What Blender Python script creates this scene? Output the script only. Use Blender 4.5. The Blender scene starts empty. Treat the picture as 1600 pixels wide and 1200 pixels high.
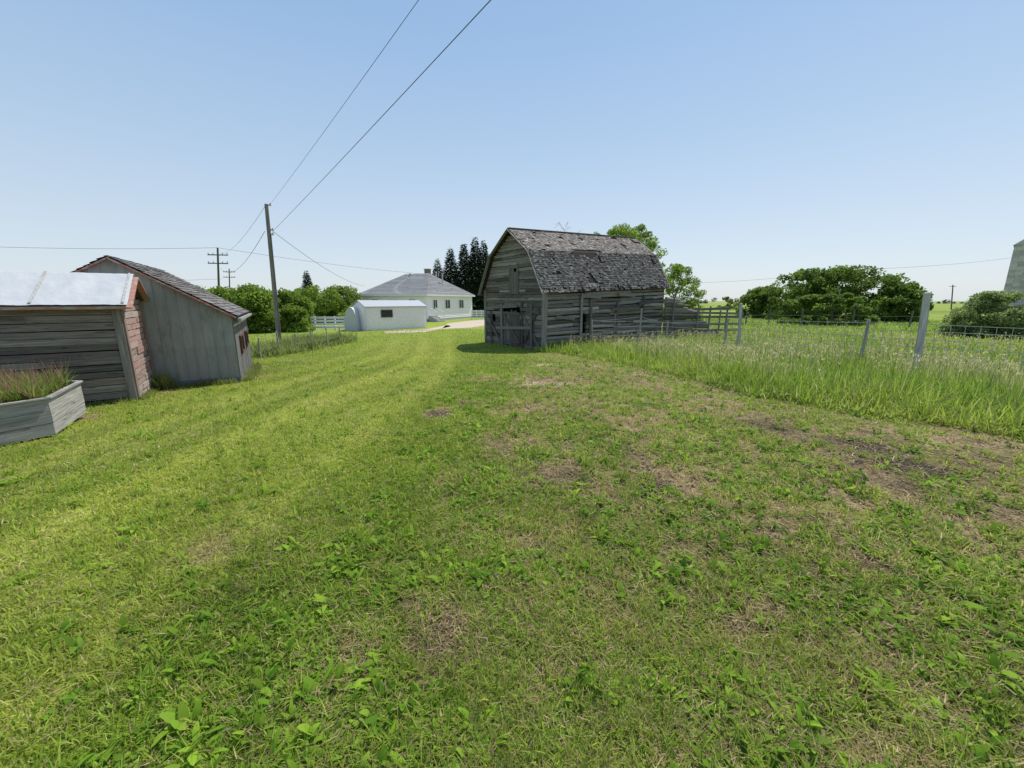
import bpy, math, random
import numpy as np
from mathutils import Vector as V
random.seed(7); rng=np.random.default_rng(11)
C=bpy.context.scene.collection
R=math.radians
# ------------------------------------------------------------------ camera maths
CZ=1.65; F=620.0; TH=math.atan(130/620.0); cT,sT=math.cos(TH),math.sin(TH)
def sstep(a,b,x):
    t=np.clip((x-a)/(b-a),0,1); return t*t*(3-2*t)
def gz(x,y):
    return -0.7*sstep(5,20,np.hypot(x,y))
def g(x,y): return float(gz(x,y))
def ray(px,py):
    u=600-py; return (px-800, F*cT+u*sT, -F*sT+u*cT)
def gp(px,py):
    dx,dy,dz=ray(px,py); z=0
    for _ in range(40):
        t=(z-CZ)/dz; z=0.5*z+0.5*g(dx*t,dy*t)
    return V((dx*t,dy*t,g(dx*t,dy*t)))
def pt(px,py,Y):
    dx,dy,dz=ray(px,py); t=Y/dy; return V((dx*t,Y,CZ+dz*t))
# ------------------------------------------------------------------ noise
TAB=rng.random((256,256))
def vn(x,y,s=0):
    x=np.asarray(x,float)+s*17.3; y=np.asarray(y,float)+s*7.7
    xi=np.floor(x).astype(int); yi=np.floor(y).astype(int); fx=x-xi; fy=y-yi
    fx=fx*fx*(3-2*fx); fy=fy*fy*(3-2*fy)
    a=TAB[xi&255,yi&255]; b=TAB[(xi+1)&255,yi&255]; c=TAB[xi&255,(yi+1)&255]; d=TAB[(xi+1)&255,(yi+1)&255]
    return (a*(1-fx)+b*fx)*(1-fy)+(c*(1-fx)+d*fx)*fy
def fbm(x,y,s=0,o=4):
    r=0;a=.5;n=0
    for i in range(o):
        r=r+a*vn(x*2**i,y*2**i,s+i); n+=a; a*=.5
    return r/n
# ------------------------------------------------------------------ materials
def newmat(name):
    m=bpy.data.materials.new(name); m.use_nodes=True; nt=m.node_tree; nt.nodes.clear(); return m,nt
def nd(nt,t,**k):
    n=nt.nodes.new(t)
    for a,b in k.items():
        setattr(n,a,b)
    return n
def mat(name,scale=(1,1,1),ns=5.0,lo=.6,hi=1.3,rough=.85,bump=.3,bd=.02,metal=0,spec=.3,detail=6,transl=0,tint=None):
    m,nt=newmat(name); L=nt.links.new
    out=nd(nt,'ShaderNodeOutputMaterial'); p=nd(nt,'ShaderNodeBsdfPrincipled')
    at=nd(nt,'ShaderNodeAttribute'); at.attribute_name='Col'
    tc=nd(nt,'ShaderNodeTexCoord'); mp=nd(nt,'ShaderNodeMapping'); mp.inputs['Scale'].default_value=scale
    L(tc.outputs['Object'],mp.inputs['Vector'])
    no=nd(nt,'ShaderNodeTexNoise'); no.inputs['Scale'].default_value=ns; no.inputs['Detail'].default_value=detail; no.inputs['Roughness'].default_value=.65
    L(mp.outputs[0],no.inputs['Vector'])
    mr=nd(nt,'ShaderNodeMapRange'); mr.inputs['From Min'].default_value=.28; mr.inputs['From Max'].default_value=.72
    mr.inputs['To Min'].default_value=lo; mr.inputs['To Max'].default_value=hi
    L(no.outputs['Fac'],mr.inputs['Value'])
    mx=nd(nt,'ShaderNodeVectorMath',operation='SCALE'); L(at.outputs['Color'],mx.inputs[0]); L(mr.outputs[0],mx.inputs['Scale'])
    col=mx.outputs[0]
    if tint:
        n2=nd(nt,'ShaderNodeTexNoise'); n2.inputs['Scale'].default_value=tint[1]; n2.inputs['Detail'].default_value=8; n2.inputs['Roughness'].default_value=.7
        mp2=nd(nt,'ShaderNodeMapping'); mp2.inputs['Scale'].default_value=tint[3] if len(tint)>3 else (1,1,1)
        L(tc.outputs['Object'],mp2.inputs['Vector']); L(mp2.outputs[0],n2.inputs['Vector'])
        m2=nd(nt,'ShaderNodeMapRange'); m2.inputs['From Min'].default_value=tint[2]; m2.inputs['From Max'].default_value=tint[2]+.08
        m2.inputs['To Max'].default_value=tint[4] if len(tint)>4 else 1
        L(n2.outputs['Fac'],m2.inputs['Value'])
        mi=nd(nt,'ShaderNodeMix',data_type='RGBA'); L(m2.outputs[0],mi.inputs['Factor']); L(col,mi.inputs[6]); mi.inputs[7].default_value=(*tint[0],1)
        col=mi.outputs[2]
    L(col,p.inputs['Base Color'])
    p.inputs['Roughness'].default_value=rough; p.inputs['Metallic'].default_value=metal
    p.inputs['Specular IOR Level'].default_value=spec
    if bump:
        b=nd(nt,'ShaderNodeBump'); b.inputs['Strength'].default_value=bump; b.inputs['Distance'].default_value=bd
        L(no.outputs['Fac'],b.inputs['Height']); L(b.outputs[0],p.inputs['Normal'])
    if transl:
        t=nd(nt,'ShaderNodeBsdfTranslucent'); ms=nd(nt,'ShaderNodeMixShader'); ms.inputs[0].default_value=transl
        L(col,t.inputs['Color']); L(p.outputs[0],ms.inputs[1]); L(t.outputs[0],ms.inputs[2]); L(ms.outputs[0],out.inputs['Surface'])
    else: L(p.outputs[0],out.inputs['Surface'])
    return m
WH=mat('weathered_wood_h',(2,2,45),1.0,.45,1.4,.95,.6,.008,spec=.12,tint=((.035,.03,.026),3.0,.58,(1.0,1.0,9),.85))
WV=mat('weathered_wood_v',(28,28,1.5),1.0,.5,1.35,.95,.6,.008,spec=.12)
RED=mat('peeling_red_paint',(3,3,25),1.0,.7,1.2,.85,.5,.008,tint=((.38,.33,.30),5.0,.50,(1,1,4),.8))
PAINT=mat('plain_paint',ns=8,lo=.9,hi=1.06,rough=.6,bump=.05)
SHIN=mat('shingles',ns=16,lo=.5,hi=1.35,rough=1,bump=.5,bd=.01,spec=.05,tint=((.06,.055,.05),1.4,.57,(1,1,1),.5))
METAL=mat('galvanised_sheet',(6,6,1.2),1.5,.82,1.12,.6,.12,.01,metal=.1,tint=((.16,.155,.145),2.6,.54,(1.6,1.6,.6),.5))
TARP=mat('silver_tarp',(1,1,1),4,.92,1.05,.4,.5,.03,spec=.5,detail=4)
DARK=mat('painted_hollow_shade',lo=.8,hi=1.1,bump=0,rough=1,spec=0)  # near-black colour standing in for the shade inside the buildings
LEAF=mat('leaves',ns=.8,lo=.75,hi=1.25,rough=.55,bump=0,transl=.55,spec=.2)
NEED=mat('needles',ns=.8,lo=.8,hi=1.2,rough=.7,bump=0,transl=.1)
GRASS=mat('grass_blades',ns=.7,lo=.82,hi=1.18,rough=.6,bump=0,transl=.5,spec=.12)
BARK=mat('bark',(20,20,3),1,.6,1.3,.9,.6,.01)
WIRE=mat('wire',lo=.9,hi=1.1,bump=0,rough=.5,metal=.3)
GROUND=mat('ground_soil',ns=18,lo=.4,hi=1.5,rough=.95,bump=.9,bd=.03,detail=9,spec=.05)
GRAVEL=mat('gravel',ns=30,lo=.6,hi=1.3,rough=.95,bump=.5)
SIDE=mat('house_siding',(.3,.3,1),6,.95,1.03,.6,.05,.01)
STONE=mat('pebble',ns=40,lo=.7,hi=1.3,rough=.95,bump=.2,spec=.1)
def glassmat():
    m,nt=newmat('window_glass'); o=nd(nt,'ShaderNodeOutputMaterial'); p=nd(nt,'ShaderNodeBsdfPrincipled')
    n=nd(nt,'ShaderNodeTexNoise'); n.inputs['Scale'].default_value=1.5
    cr=nd(nt,'ShaderNodeMapRange'); cr.inputs['To Min'].default_value=.02; cr.inputs['To Max'].default_value=.07
    nt.links.new(n.outputs['Fac'],cr.inputs['Value']); nt.links.new(cr.outputs[0],p.inputs['Base Color'])
    p.inputs['Roughness'].default_value=.15; nt.links.new(p.outputs[0],o.inputs['Surface']); return m
GLASS=glassmat()
# ------------------------------------------------------------------ objects
ORG={}
def props(o,label=None,cat=None,group=None,kind=None):
    if label: o['label']=label
    if cat: o['category']=cat
    if group: o['group']=group
    if kind: o['kind']=kind
    return o
def thing(name,label,cat,loc,group=None):
    o=bpy.data.objects.new(name,None); C.objects.link(o); o.location=loc; o.empty_display_size=.2
    ORG[o.name]=V(loc); return props(o,label,cat,group)
def from_arrays(name,vs,polys,cols,m,parent=None,smooth=False,loc=None):
    me=bpy.data.meshes.new(name)
    vs=np.asarray(vs,np.float32)
    if parent is not None: org=ORG[parent.name]
    else: org=V(loc) if loc is not None else V((0,0,0))
    vs=vs-np.array(org,np.float32)
    me.vertices.add(len(vs)); me.vertices.foreach_set('co',vs.ravel())
    tl=sum(p.size for p in polys); tp=sum(len(p) for p in polys)
    me.loops.add(tl); me.polygons.add(tp)
    me.loops.foreach_set('vertex_index',np.concatenate([p.ravel() for p in polys]).astype(np.int32))
    st=[];o=0
    for p in polys:
        k=p.shape[1]; st.append(o+np.arange(len(p))*k); o+=p.size
    me.polygons.foreach_set('loop_start',np.concatenate(st).astype(np.int32))
    me.update(calc_edges=True)
    a=me.color_attributes.new('Col','FLOAT_COLOR','POINT')
    c4=np.ones((len(vs),4),np.float32); c4[:,:3]=cols; a.data.foreach_set('color',c4.ravel())
    me.polygons.foreach_set('use_smooth',np.full(tp,bool(smooth)))
    me.materials.append(m)
    ob=bpy.data.objects.new(name,me); C.objects.link(ob)
    if parent is not None: ob.parent=parent; ORG[ob.name]=org
    else: ob.location=org; ORG[ob.name]=org
    return ob
def jit(c,a=.12):
    k=1+random.uniform(-a,a); return tuple(max(0,x*k) for x in c)
class MB:
    def __init__(s): s.v=[];s.f=[];s.c=[];s.p=[]
    def add(s,vs,fs,col):
        b=len(s.v); s.p.append((b,len(s.f))); s.v+=[tuple(v) for v in vs]; s.f+=[tuple(i+b for i in f) for f in fs]; s.c+=[col]*len(vs)
    def quad(s,a,b,c,d,col): s.add([a,b,c,d],[(0,1,2,3)],col)
    def poly(s,ps,col): s.add(ps,[tuple(range(len(ps)))],col)
    def box(s,o,x,y,z,col):
        o,x,y,z=V(o),V(x),V(y),V(z)
        vs=[o,o+x,o+x+y,o+y,o+z,o+x+z,o+x+y+z,o+y+z]
        s.add(vs,[(0,3,2,1),(4,5,6,7),(0,1,5,4),(1,2,6,5),(2,3,7,6),(3,0,4,7)],col)
    def beam(s,p,q,w,h,col,up=(0,0,1)):
        p,q=V(p),V(q); d=(q-p)
        sd=d.cross(V(up))
        if sd.length<1e-5: sd=d.cross(V((1,0,0)))
        sd.normalize(); u=sd.cross(d).normalized()
        s.box(p-sd*w/2-u*h/2,d,sd*w,u*h,col)
    def cyl(s,p,q,r0,r1,col,n=8,cap=True,wob=0):
        p,q=V(p),V(q); d=(q-p).normalized(); a=d.orthogonal().normalized(); b=d.cross(a)
        vs=[]
        for P,r in((p,r0),(q,r1)):
            for i in range(n):
                t=2*math.pi*i/n; rr=r*(1+random.uniform(-wob,wob)); vs.append(P+a*math.cos(t)*rr+b*math.sin(t)*rr)
        fs=[(i,(i+1)%n,n+(i+1)%n,n+i) for i in range(n)]
        if cap: fs+=[tuple(range(n-1,-1,-1)),tuple(range(n,2*n))]
        s.add(vs,fs,col)
    def build(s,name,m,parent=None,smooth=False,loc=None):
        ks={}
        for f in s.f: ks.setdefault(len(f),[]).append(f)
        return from_arrays(name,np.array(s.v),[np.array(ks[k]) for k in ks],np.array(s.c),m,parent,smooth,loc)
    def build_each(s,name,m,parent=None):
        E=s.p+[(len(s.v),len(s.f))]; r=[]
        for (a,fa),(b,fb) in zip(E,E[1:]):
            q=MB(); q.v=s.v[a:b]; q.c=s.c[a:b]; q.f=[tuple(i-a for i in f) for f in s.f[fa:fb]]; r.append(q.build(name,m,parent))
        return r
def wirepts(a,b,sag,n=24):
    a,b=V(a),V(b); return [a.lerp(b,i/n)-V((0,0,1))*sag*4*(i/n)*(1-i/n) for i in range(n+1)]
def tube(mb,ps,r,col,n=5):
    for a,b in zip(ps,ps[1:]): mb.cyl(a,b,r,r,col,n,False)
# ------------------------------------------------------------------ lawn dryness map (world metres)
PATCH=[(847,596,.7,1.0,.08),(685,646,.24,1.0,-1),(735,631,.2,1.0,-1),(800,692,.4,.85,0),(870,742,.45,.9,-.3),(945,765,.32,.8,0),(1440,735,.4,1.0,-1),(1290,685,.5,.85,-.5),
       (1230,985,.2,.85,0),(1520,790,.35,.8,-.3),(1400,1060,.25,.8,-.3),(990,664,.4,.8,0),(1150,700,.4,.7,-.2),(820,640,.45,.8,0),(700,1000,.2,.95,-1),(560,1030,.16,.9,-1),(640,960,.12,.8,-1),(1560,720,.45,.8,-.6),
       (760,592,.4,.6,0),(930,572,.5,.65,.03),(1000,585,.6,.9,.03),(1110,628,.5,.85,0),(1370,700,.4,.9,-.8),(120,655,.25,.8,0),(260,612,.2,.6,0),(395,575,.4,.6,0),(405,590,.3,.5,0),(850,570,.5,.7,.06),(1200,660,.45,.85,-.5),(960,930,.2,.7,-.3),(1080,860,.28,.75,0),(1330,870,.28,.75,-.2),(330,860,.2,.45,0),(880,850,.2,.7,-.3),(700,760,.22,.6,0),(1020,780,.3,.7,-.2)]
PW=[(gp(a,b),r,k,t) for a,b,r,k,t in PATCH]
TR=((3.3,.3,.9),(1.1,.28,.5),(4.5,.25,.7))
def trackx(x0,y): return x0+.25*np.sin(y*.4)-.08*np.abs(y-4)
def dry(x,y):
    cx=-1.2+.12*y
    base=sstep(cx,cx+2.0,x)*(1-.65*sstep(10,15,y))
    n=fbm(x*1.3+5,y*1.3,1); n2=fbm(x*4.1,y*4.1,5)
    D=base*np.clip(.10+1.7*(n-.42)+1.9*(n2-.5),0,.88)
    for x0,tw,k in TR:
        D=np.maximum(D,np.exp(-((x-trackx(x0,y))/tw)**2)*k*np.clip(-.1+2.4*n2*n*1.6,0,1.2)*(1-sstep(9,13,y)))
    for P,r,k,t in PW:
        e=np.hypot(x-P.x,(y-P.y)*.8)/(r*(.5+1.1*n2)); D=np.maximum(D,k*np.clip(1.35-e,0,1))
    D=np.maximum(D,.12*np.clip(n*2-.7,0,1))
    return np.clip(D,0,1)
def soiltone(x,y):
    s=np.zeros_like(x)+.0
    for P,r,k,t in PW:
        e=np.hypot(x-P.x,y-P.y)/r; s=s+t*np.clip(1.3-e,0,1)
    for x0,tw,k in TR: s=s-.9*np.exp(-((x-trackx(x0,y))/(tw*.6))**2)*np.clip(fbm(x*2.2,y*2.2,91)*3-1.3,0,1)
    s=s-.7*np.clip(fbm(x*2.9,y*2.9,95)*4-2.3,0,1)
    return s
BND=[gp(840,551),gp(880,552),gp(1000,573),gp(1200,625),gp(1400,655),gp(1600,686)]
BND=[(p.x,p.y) for p in BND]; BND=[(BND[0][0]-.2,40)]+BND+[(12,2.5),(30,-2)]
def tallside(x,y):
    best=np.full(np.shape(x),1e9); 
    sgn=np.zeros(np.shape(x))
    for (x0,y0),(x1,y1) in zip(BND,BND[1:]):
        dx,dy=x1-x0,y1-y0; L2=dx*dx+dy*dy
        t=np.clip(((x-x0)*dx+(y-y0)*dy)/L2,0,1); d=np.hypot(x-x0-t*dx,y-y0-t*dy)
        s=(dx*(y-y0)-dy*(x-x0))
        cr=np.sign(s); up=d<best
        best=np.where(up,d,best); sgn=np.where(up,cr,sgn)
    return best*sgn
def bands(x,y):
    b=0
    for x0,w,k in((-3.3,.26,1),(-1.9,.22,.7),(-5.0,.3,.8),(-4.2,.16,.6),(-2.6,.5,.45),(-6.2,.3,.5)):
        xc=x0-.006*np.clip(y-6,0,40)**2+ .12*np.sin(y*.35+x0)
        b=b+k*np.exp(-((x-xc)/(w*(1+.02*y)))**2)
    return np.clip(b*(.6+.8*fbm(x*1.2,y*.5,77)),0,1)*(1-sstep(20,32,y))
# ------------------------------------------------------------------ ground sheet
def build_ground():
    nr,na=420,560
    r=np.concatenate([[0.0],np.geomspace(.35,60,nr-60),np.geomspace(64,4000,59)]); th=np.linspace(0,2*np.pi,na,endpoint=False)
    RR,TT=np.meshgrid(r,th,indexing='ij'); x=(RR*np.sin(TT)).ravel(); y=(RR*np.cos(TT)).ravel()
    d=np.hypot(x,y); near=1-sstep(12,19,d)
    z=gz(x,y)+near*(.03*(fbm(x*4,y*4,9)-.5))
    D=dry(x,y); ts=tallside(x,y); st=soiltone(x,y); b=bands(x,y); n=fbm(x*1.5,y*1.5,21); nb=fbm(x*.05,y*.05,31)
    lawn=np.array([.155,.195,.03]); lite=np.array([.29,.32,.06]); soil=np.array([.27,.205,.115]); pale=np.array([.54,.44,.32]); dk=np.array([.055,.045,.036]); field=np.array([.22,.28,.055])
    col=lawn[None]*(.75+.5*n)[:,None]; col=col+(lite-col)*(b*.8)[:,None]
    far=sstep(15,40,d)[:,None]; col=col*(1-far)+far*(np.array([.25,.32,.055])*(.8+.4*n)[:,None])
    s=soil[None]+(pale-soil)[None]*np.clip(st*10,0,1)[:,None]; s=s+(dk-s)*np.clip(-st,0,1)[:,None]
    k=np.clip(D*1.6,0,1)[:,None]; col=col*(1-k)+s*k
    f=sstep(-.2,.4,ts)[:,None]; col=col*(1-f)+f*field*(.6+.8*nb)[:,None]
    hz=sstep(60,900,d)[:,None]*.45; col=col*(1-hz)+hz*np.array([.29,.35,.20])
    idx=np.arange(len(r)*na).reshape(len(r),na); q=np.stack([idx[:-1],idx[1:],np.roll(idx,-1,1)[1:],np.roll(idx,-1,1)[:-1]],-1)
    q=q.reshape(-1,4)
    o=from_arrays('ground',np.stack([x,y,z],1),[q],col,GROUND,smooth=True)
    props(o,'grassy farmyard ground running to the horizon','ground',kind='structure')
build_ground()
# ------------------------------------------------------------------ leaf strips
def strips(P,az,L,W,el,cv,col,ts,prof,tip=None,roll=None):
    n=len(P); k=len(ts); dx,dy=np.cos(az),np.sin(az)
    if roll is None: roll=rng.uniform(-.5,.5,n)
    vs=np.zeros((n,2*(k-1)+1,3)); cc=np.zeros_like(vs)
    for j,t in enumerate(ts):
        out=L*t*np.cos(el)+cv*L*t*t*.5; z=L*t*np.sin(el)-cv*L*t*t
        c=P+np.stack([dx*out,dy*out,z],1)
        colj=col if tip is None else col*(1-t**2)+tip*t**2
        if j<k-1:
            w=(W*prof[j]*.5)[:,None]; s=np.stack([-dy,dx,roll],1)*w
            vs[:,2*j]=c+s; vs[:,2*j+1]=c-s; cc[:,2*j]=colj; cc[:,2*j+1]=colj
        else: vs[:,2*j]=c; cc[:,2*j]=colj
    T=[]
    for j in range(k-2): T+=[(2*j,2*j+1,2*j+3),(2*j,2*j+3,2*j+2)]
    T.append((2*k-4,2*k-3,2*k-2)); T=np.array(T); m=vs.shape[1]
    tr=(T[None]+np.arange(n)[:,None,None]*m).reshape(-1,3)
    return vs.reshape(-1,3),tr,cc.reshape(-1,3)
def merge(parts):
    v=[];t=[];c=[];o=0
    for a,b,d in parts: v.append(a); t.append(b+o); c.append(d); o+=len(a)
    return np.concatenate(v),np.concatenate(t),np.concatenate(c)
def polar(n,r0,r1,a0,a1,p=1.0):
    u=rng.random(n); r=r0*(r1/r0)**u; a=np.radians(rng.uniform(a0,a1,n)); return r*np.sin(a),r*np.cos(a),r
FOOT=[]
def outside(x,y,m=.0):
    k=np.ones(len(x),bool)
    for (ox,oy),(ux,uy),(wx,wy),L,W in FOOT:
        a=(x-ox)*ux+(y-oy)*uy; b=(x-ox)*wx+(y-oy)*wy; k&=~((a>-m)&(a<L+m)&(b>-m)&(b<W+m))
    return k
BN=gp(850,548); BU=V((.8,.6,0)); BVv=V((-.6,.8,0)); BL,BWd=9.6,5.05
S1=gp(213,626); S1g=V((-.55,.835,0)).normalized(); S1l=V((-.835,-.55,0)).normalized()
S2=gp(376,597); S2s=V((-.5,.866,0)); S2g=V((-.866,-.5,0)); S2D=4.4
FOOT+=[((BN.x,BN.y),(.8,.6),(-.6,.8),BL,BWd),((S1.x,S1.y),(S1g.x,S1g.y),(S1l.x,S1l.y),1.69,3.6),((S2.x,S2.y),(S2s.x,S2s.y),(S2g.x,S2g.y),S2D,3.82)]
# ------------------------------------------------------------------ lawn grass
def mixc(a,b,t): return a[None]*(1-t)[:,None]+b[None]*t[:,None]
def lawn():
    parts=[]
    for n,r0,r1,near in((430000,.7,6,True),(330000,6,34,False)):
        x,y,r=polar(n,r0,r1,-66,66)
        D=dry(x,y); ts=tallside(x,y); cl=fbm(x*7,y*7,13)
        keep=(rng.random(n)>np.clip(D*1.25,0,.94))&(ts<.25)&outside(x,y)
        side=sstep(-1.6,.6,x-.1*y); keep&=(rng.random(n)>(.16+side*.6)*(cl<.51))
        x,y,r,D,cl,side=x[keep],y[keep],r[keep],D[keep],cl[keep],side[keep]; m=len(x)
        b=bands(x,y)
        c=mixc(np.array([.165,.29,.024]),np.array([.36,.46,.05]),np.clip(fbm(x*.7,y*.7,17)*1.6-.3+rng.normal(0,.2,m),0,1))
        c=c+(np.array([.50,.55,.10])-c)*(b*.7)[:,None]
        dd=np.clip(D*.9+side*.27*(.3+1.4*fbm(x*1.1,y*1.1,19))+rng.normal(0,.14,m),0,1)[:,None]; c=c*(1-dd)+np.array([.56,.48,.17])*dd
        st=rng.random(m)<.07+.20*side; c[st]=np.array([.62,.53,.29])*rng.uniform(.6,1.2,(st.sum(),1))
        c*=rng.uniform(.6,1.3,(m,1))
        L=rng.uniform(.03,.075,m)*(1+.35*(cl-.5)+ .45*side*(cl>.56))*(1+r*.012); W=(.0028+.0011*r)*rng.uniform(.7,1.3,m)
        P=np.stack([x,y,gz(x,y)-.004],1); az=rng.uniform(0,2*np.pi,m); el=np.radians(rng.uniform(30,88,m)); cv=rng.uniform(.05,.5,m)
        if near: parts.append(strips(P,az,L,W,el,cv,c,(0,.5,1),(1,.75,0),roll=rng.uniform(-.3,.3,m)))
        else: parts.append(strips(P,az,L,W,el,cv*.5,c,(0,1),(1,0),roll=rng.uniform(-.3,.3,m)))
    v,t,c=merge(parts); o=from_arrays('lawn_grass',v,[t],c,GRASS,smooth=True)
    props(o,'short mown green grass covering the yard','grass',kind='stuff')
lawn()
def weeds():
    parts=[]
    n=8500; x,y,r=polar(n,.85,14,-62,66); side=sstep(-2.4,0,x-.05*y); cl=fbm(x*1.9,y*1.9,41)
    k=(rng.random(n)<.12+.85*side)&(cl>.43)&(tallside(x,y)<0)&outside(x,y,.1)&(dry(x,y)<.75); x,y,r,cl=x[k],y[k],r[k],cl[k]; n=len(x)
    m=9; X=np.repeat(x,m)+rng.normal(0,.016,n*m); Y=np.repeat(y,m)+rng.normal(0,.016,n*m); sz=np.repeat(rng.uniform(.35,1.1,n)*(1+.06*r),m)
    az=rng.uniform(0,2*np.pi,n*m); L=rng.uniform(.04,.11,n*m)*sz; W=L*rng.uniform(.14,.32,n*m)
    c=np.repeat(mixc(np.array([.12,.26,.02]),np.array([.32,.48,.045]),rng.random(n)),m,0)*rng.uniform(.65,1.2,(n*m,1))
    P=np.stack([X,Y,gz(X,Y)+.006],1)
    parts.append(strips(P,az,L,W,np.radians(rng.uniform(25,80,n*m)),rng.uniform(.2,.9,n*m),c,(0,.25,.5,.75,.92,1),(.15,.6,1,.75,.45,0),roll=rng.uniform(-.5,.5,n*m)))
    n=85000; x,y,r=polar(n,.8,9,-62,66); side=sstep(-2.4,-.2,x-.05*y); cl=fbm(x*2.3,y*2.3,43)
    k=(rng.random(n)<.08+.75*side)&(cl>.45)&(tallside(x,y)<0)&(rng.random(n)>dry(x,y))&outside(x,y,.05); x,y,r=x[k],y[k],r[k]; n=len(x)
    c=mixc(np.array([.12,.24,.022]),np.array([.29,.41,.05]),rng.random(n)); P=np.stack([x,y,gz(x,y)+rng.uniform(.005,.035,n)],1)
    L=rng.uniform(.010,.028,n)*(1+.08*r); W=L*rng.uniform(.45,.75,n)
    parts.append(strips(P,rng.uniform(0,6.28,n),L,W,np.radians(rng.uniform(-10,70,n)),rng.uniform(.1,.6,n),c,(0,.35,.75,1),(.2,.9,.8,0)))
    n=7500; x,y,r=polar(n,.9,14,-60,66); side=sstep(-2.4,0,x-.05*y); k=(rng.random(n)<.16+.6*side)&(tallside(x,y)<0)&outside(x,y,.1)&(dry(x,y)<.88); x,y,r=x[k],y[k],r[k]; n=len(x); m=16
    X=np.repeat(x,m)+rng.normal(0,.022,n*m); Y=np.repeat(y,m)+rng.normal(0,.022,n*m); rr=np.repeat(r,m)
    c=np.repeat(mixc(np.array([.18,.32,.025]),np.array([.44,.50,.09]),rng.random(n)),m,0)*rng.uniform(.65,1.25,(n*m,1))
    parts.append(strips(np.stack([X,Y,gz(X,Y)],1),rng.uniform(0,6.28,n*m),rng.uniform(.05,.15,n*m),(.0038+.001*rr),np.radians(rng.uniform(35,85,n*m)),rng.uniform(.1,.7,n*m),c,(0,.5,1),(1,.8,0)))
    v,t,c=merge(parts); o=from_arrays('broadleaf_weeds',v,[t],c,GRASS,smooth=True)
    props(o,'broad leafed weeds and clover growing through the thin lawn','weeds',kind='stuff')
    n=190000; x,y,r=polar(n,.8,22,-58,66); D=dry(x,y); side=sstep(-1.8,.4,x-.05*y)*.42
    k=(rng.random(n)<D+side+.06)&(tallside(x,y)<.3)&outside(x,y); x,y,r=x[k],y[k],r[k]; n=len(x)
    c=mixc(np.array([.60,.49,.27]),np.array([.28,.20,.11]),rng.random(n))*rng.uniform(.5,1.25,(n,1)); P=np.stack([x,y,gz(x,y)+rng.uniform(.004,.04,n)],1)
    L=rng.uniform(.02,.08,n)*(1+.05*r); W=(.0018+.0009*r)*rng.uniform(.6,1.3,n)
    v,t,c=strips(P,rng.uniform(0,6.28,n),L,W,np.radians(rng.uniform(-4,20,n)),rng.uniform(0,.15,n),c,(0,.5,1),(1,.9,0))
    o=from_arrays('dry_straw',v,[t],c,GRASS,smooth=True); props(o,'dry straw and clippings lying on the worn ground','straw',kind='stuff')
    n=24000; x,y,r=polar(n,.9,12,-20,66); D=dry(x,y); k=(rng.random(n)<D*1.1)&(D>.3)&(tallside(x,y)<.2); x,y,r=x[k],y[k],r[k]; n=len(x)
    s=rng.uniform(.004,.013,n)*(1+.08*r); base=np.array([[1,0,0],[0,1,0],[-1,0,0],[0,-1,0],[0,0,.7],[0,0,-.6]])
    vv=base[None]*s[:,None,None]*rng.uniform(.6,1.3,(n,6,1)); a=rng.uniform(0,6.28,n); ca,sa=np.cos(a)[:,None],np.sin(a)[:,None]
    vx=vv[:,:,0]*ca-vv[:,:,1]*sa; vy=vv[:,:,0]*sa+vv[:,:,1]*ca
    vv=np.stack([vx+x[:,None],vy+y[:,None],vv[:,:,2]+(gz(x,y)+s*.3)[:,None]],-1).reshape(-1,3)
    T=np.array([(0,1,4),(1,2,4),(2,3,4),(3,0,4),(1,0,5),(2,1,5),(3,2,5),(0,3,5)]); T=(T[None]+np.arange(n)[:,None,None]*6).reshape(-1,3)
    col=np.repeat(mixc(np.array([.27,.215,.145]),np.array([.08,.065,.05]),rng.random(n)),6,0)
    o=from_arrays('pebbles',vv,[T],col,STONE); props(o,'small pebbles and soil clods in the worn tracks','pebbles',kind='stuff')
weeds()
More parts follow.
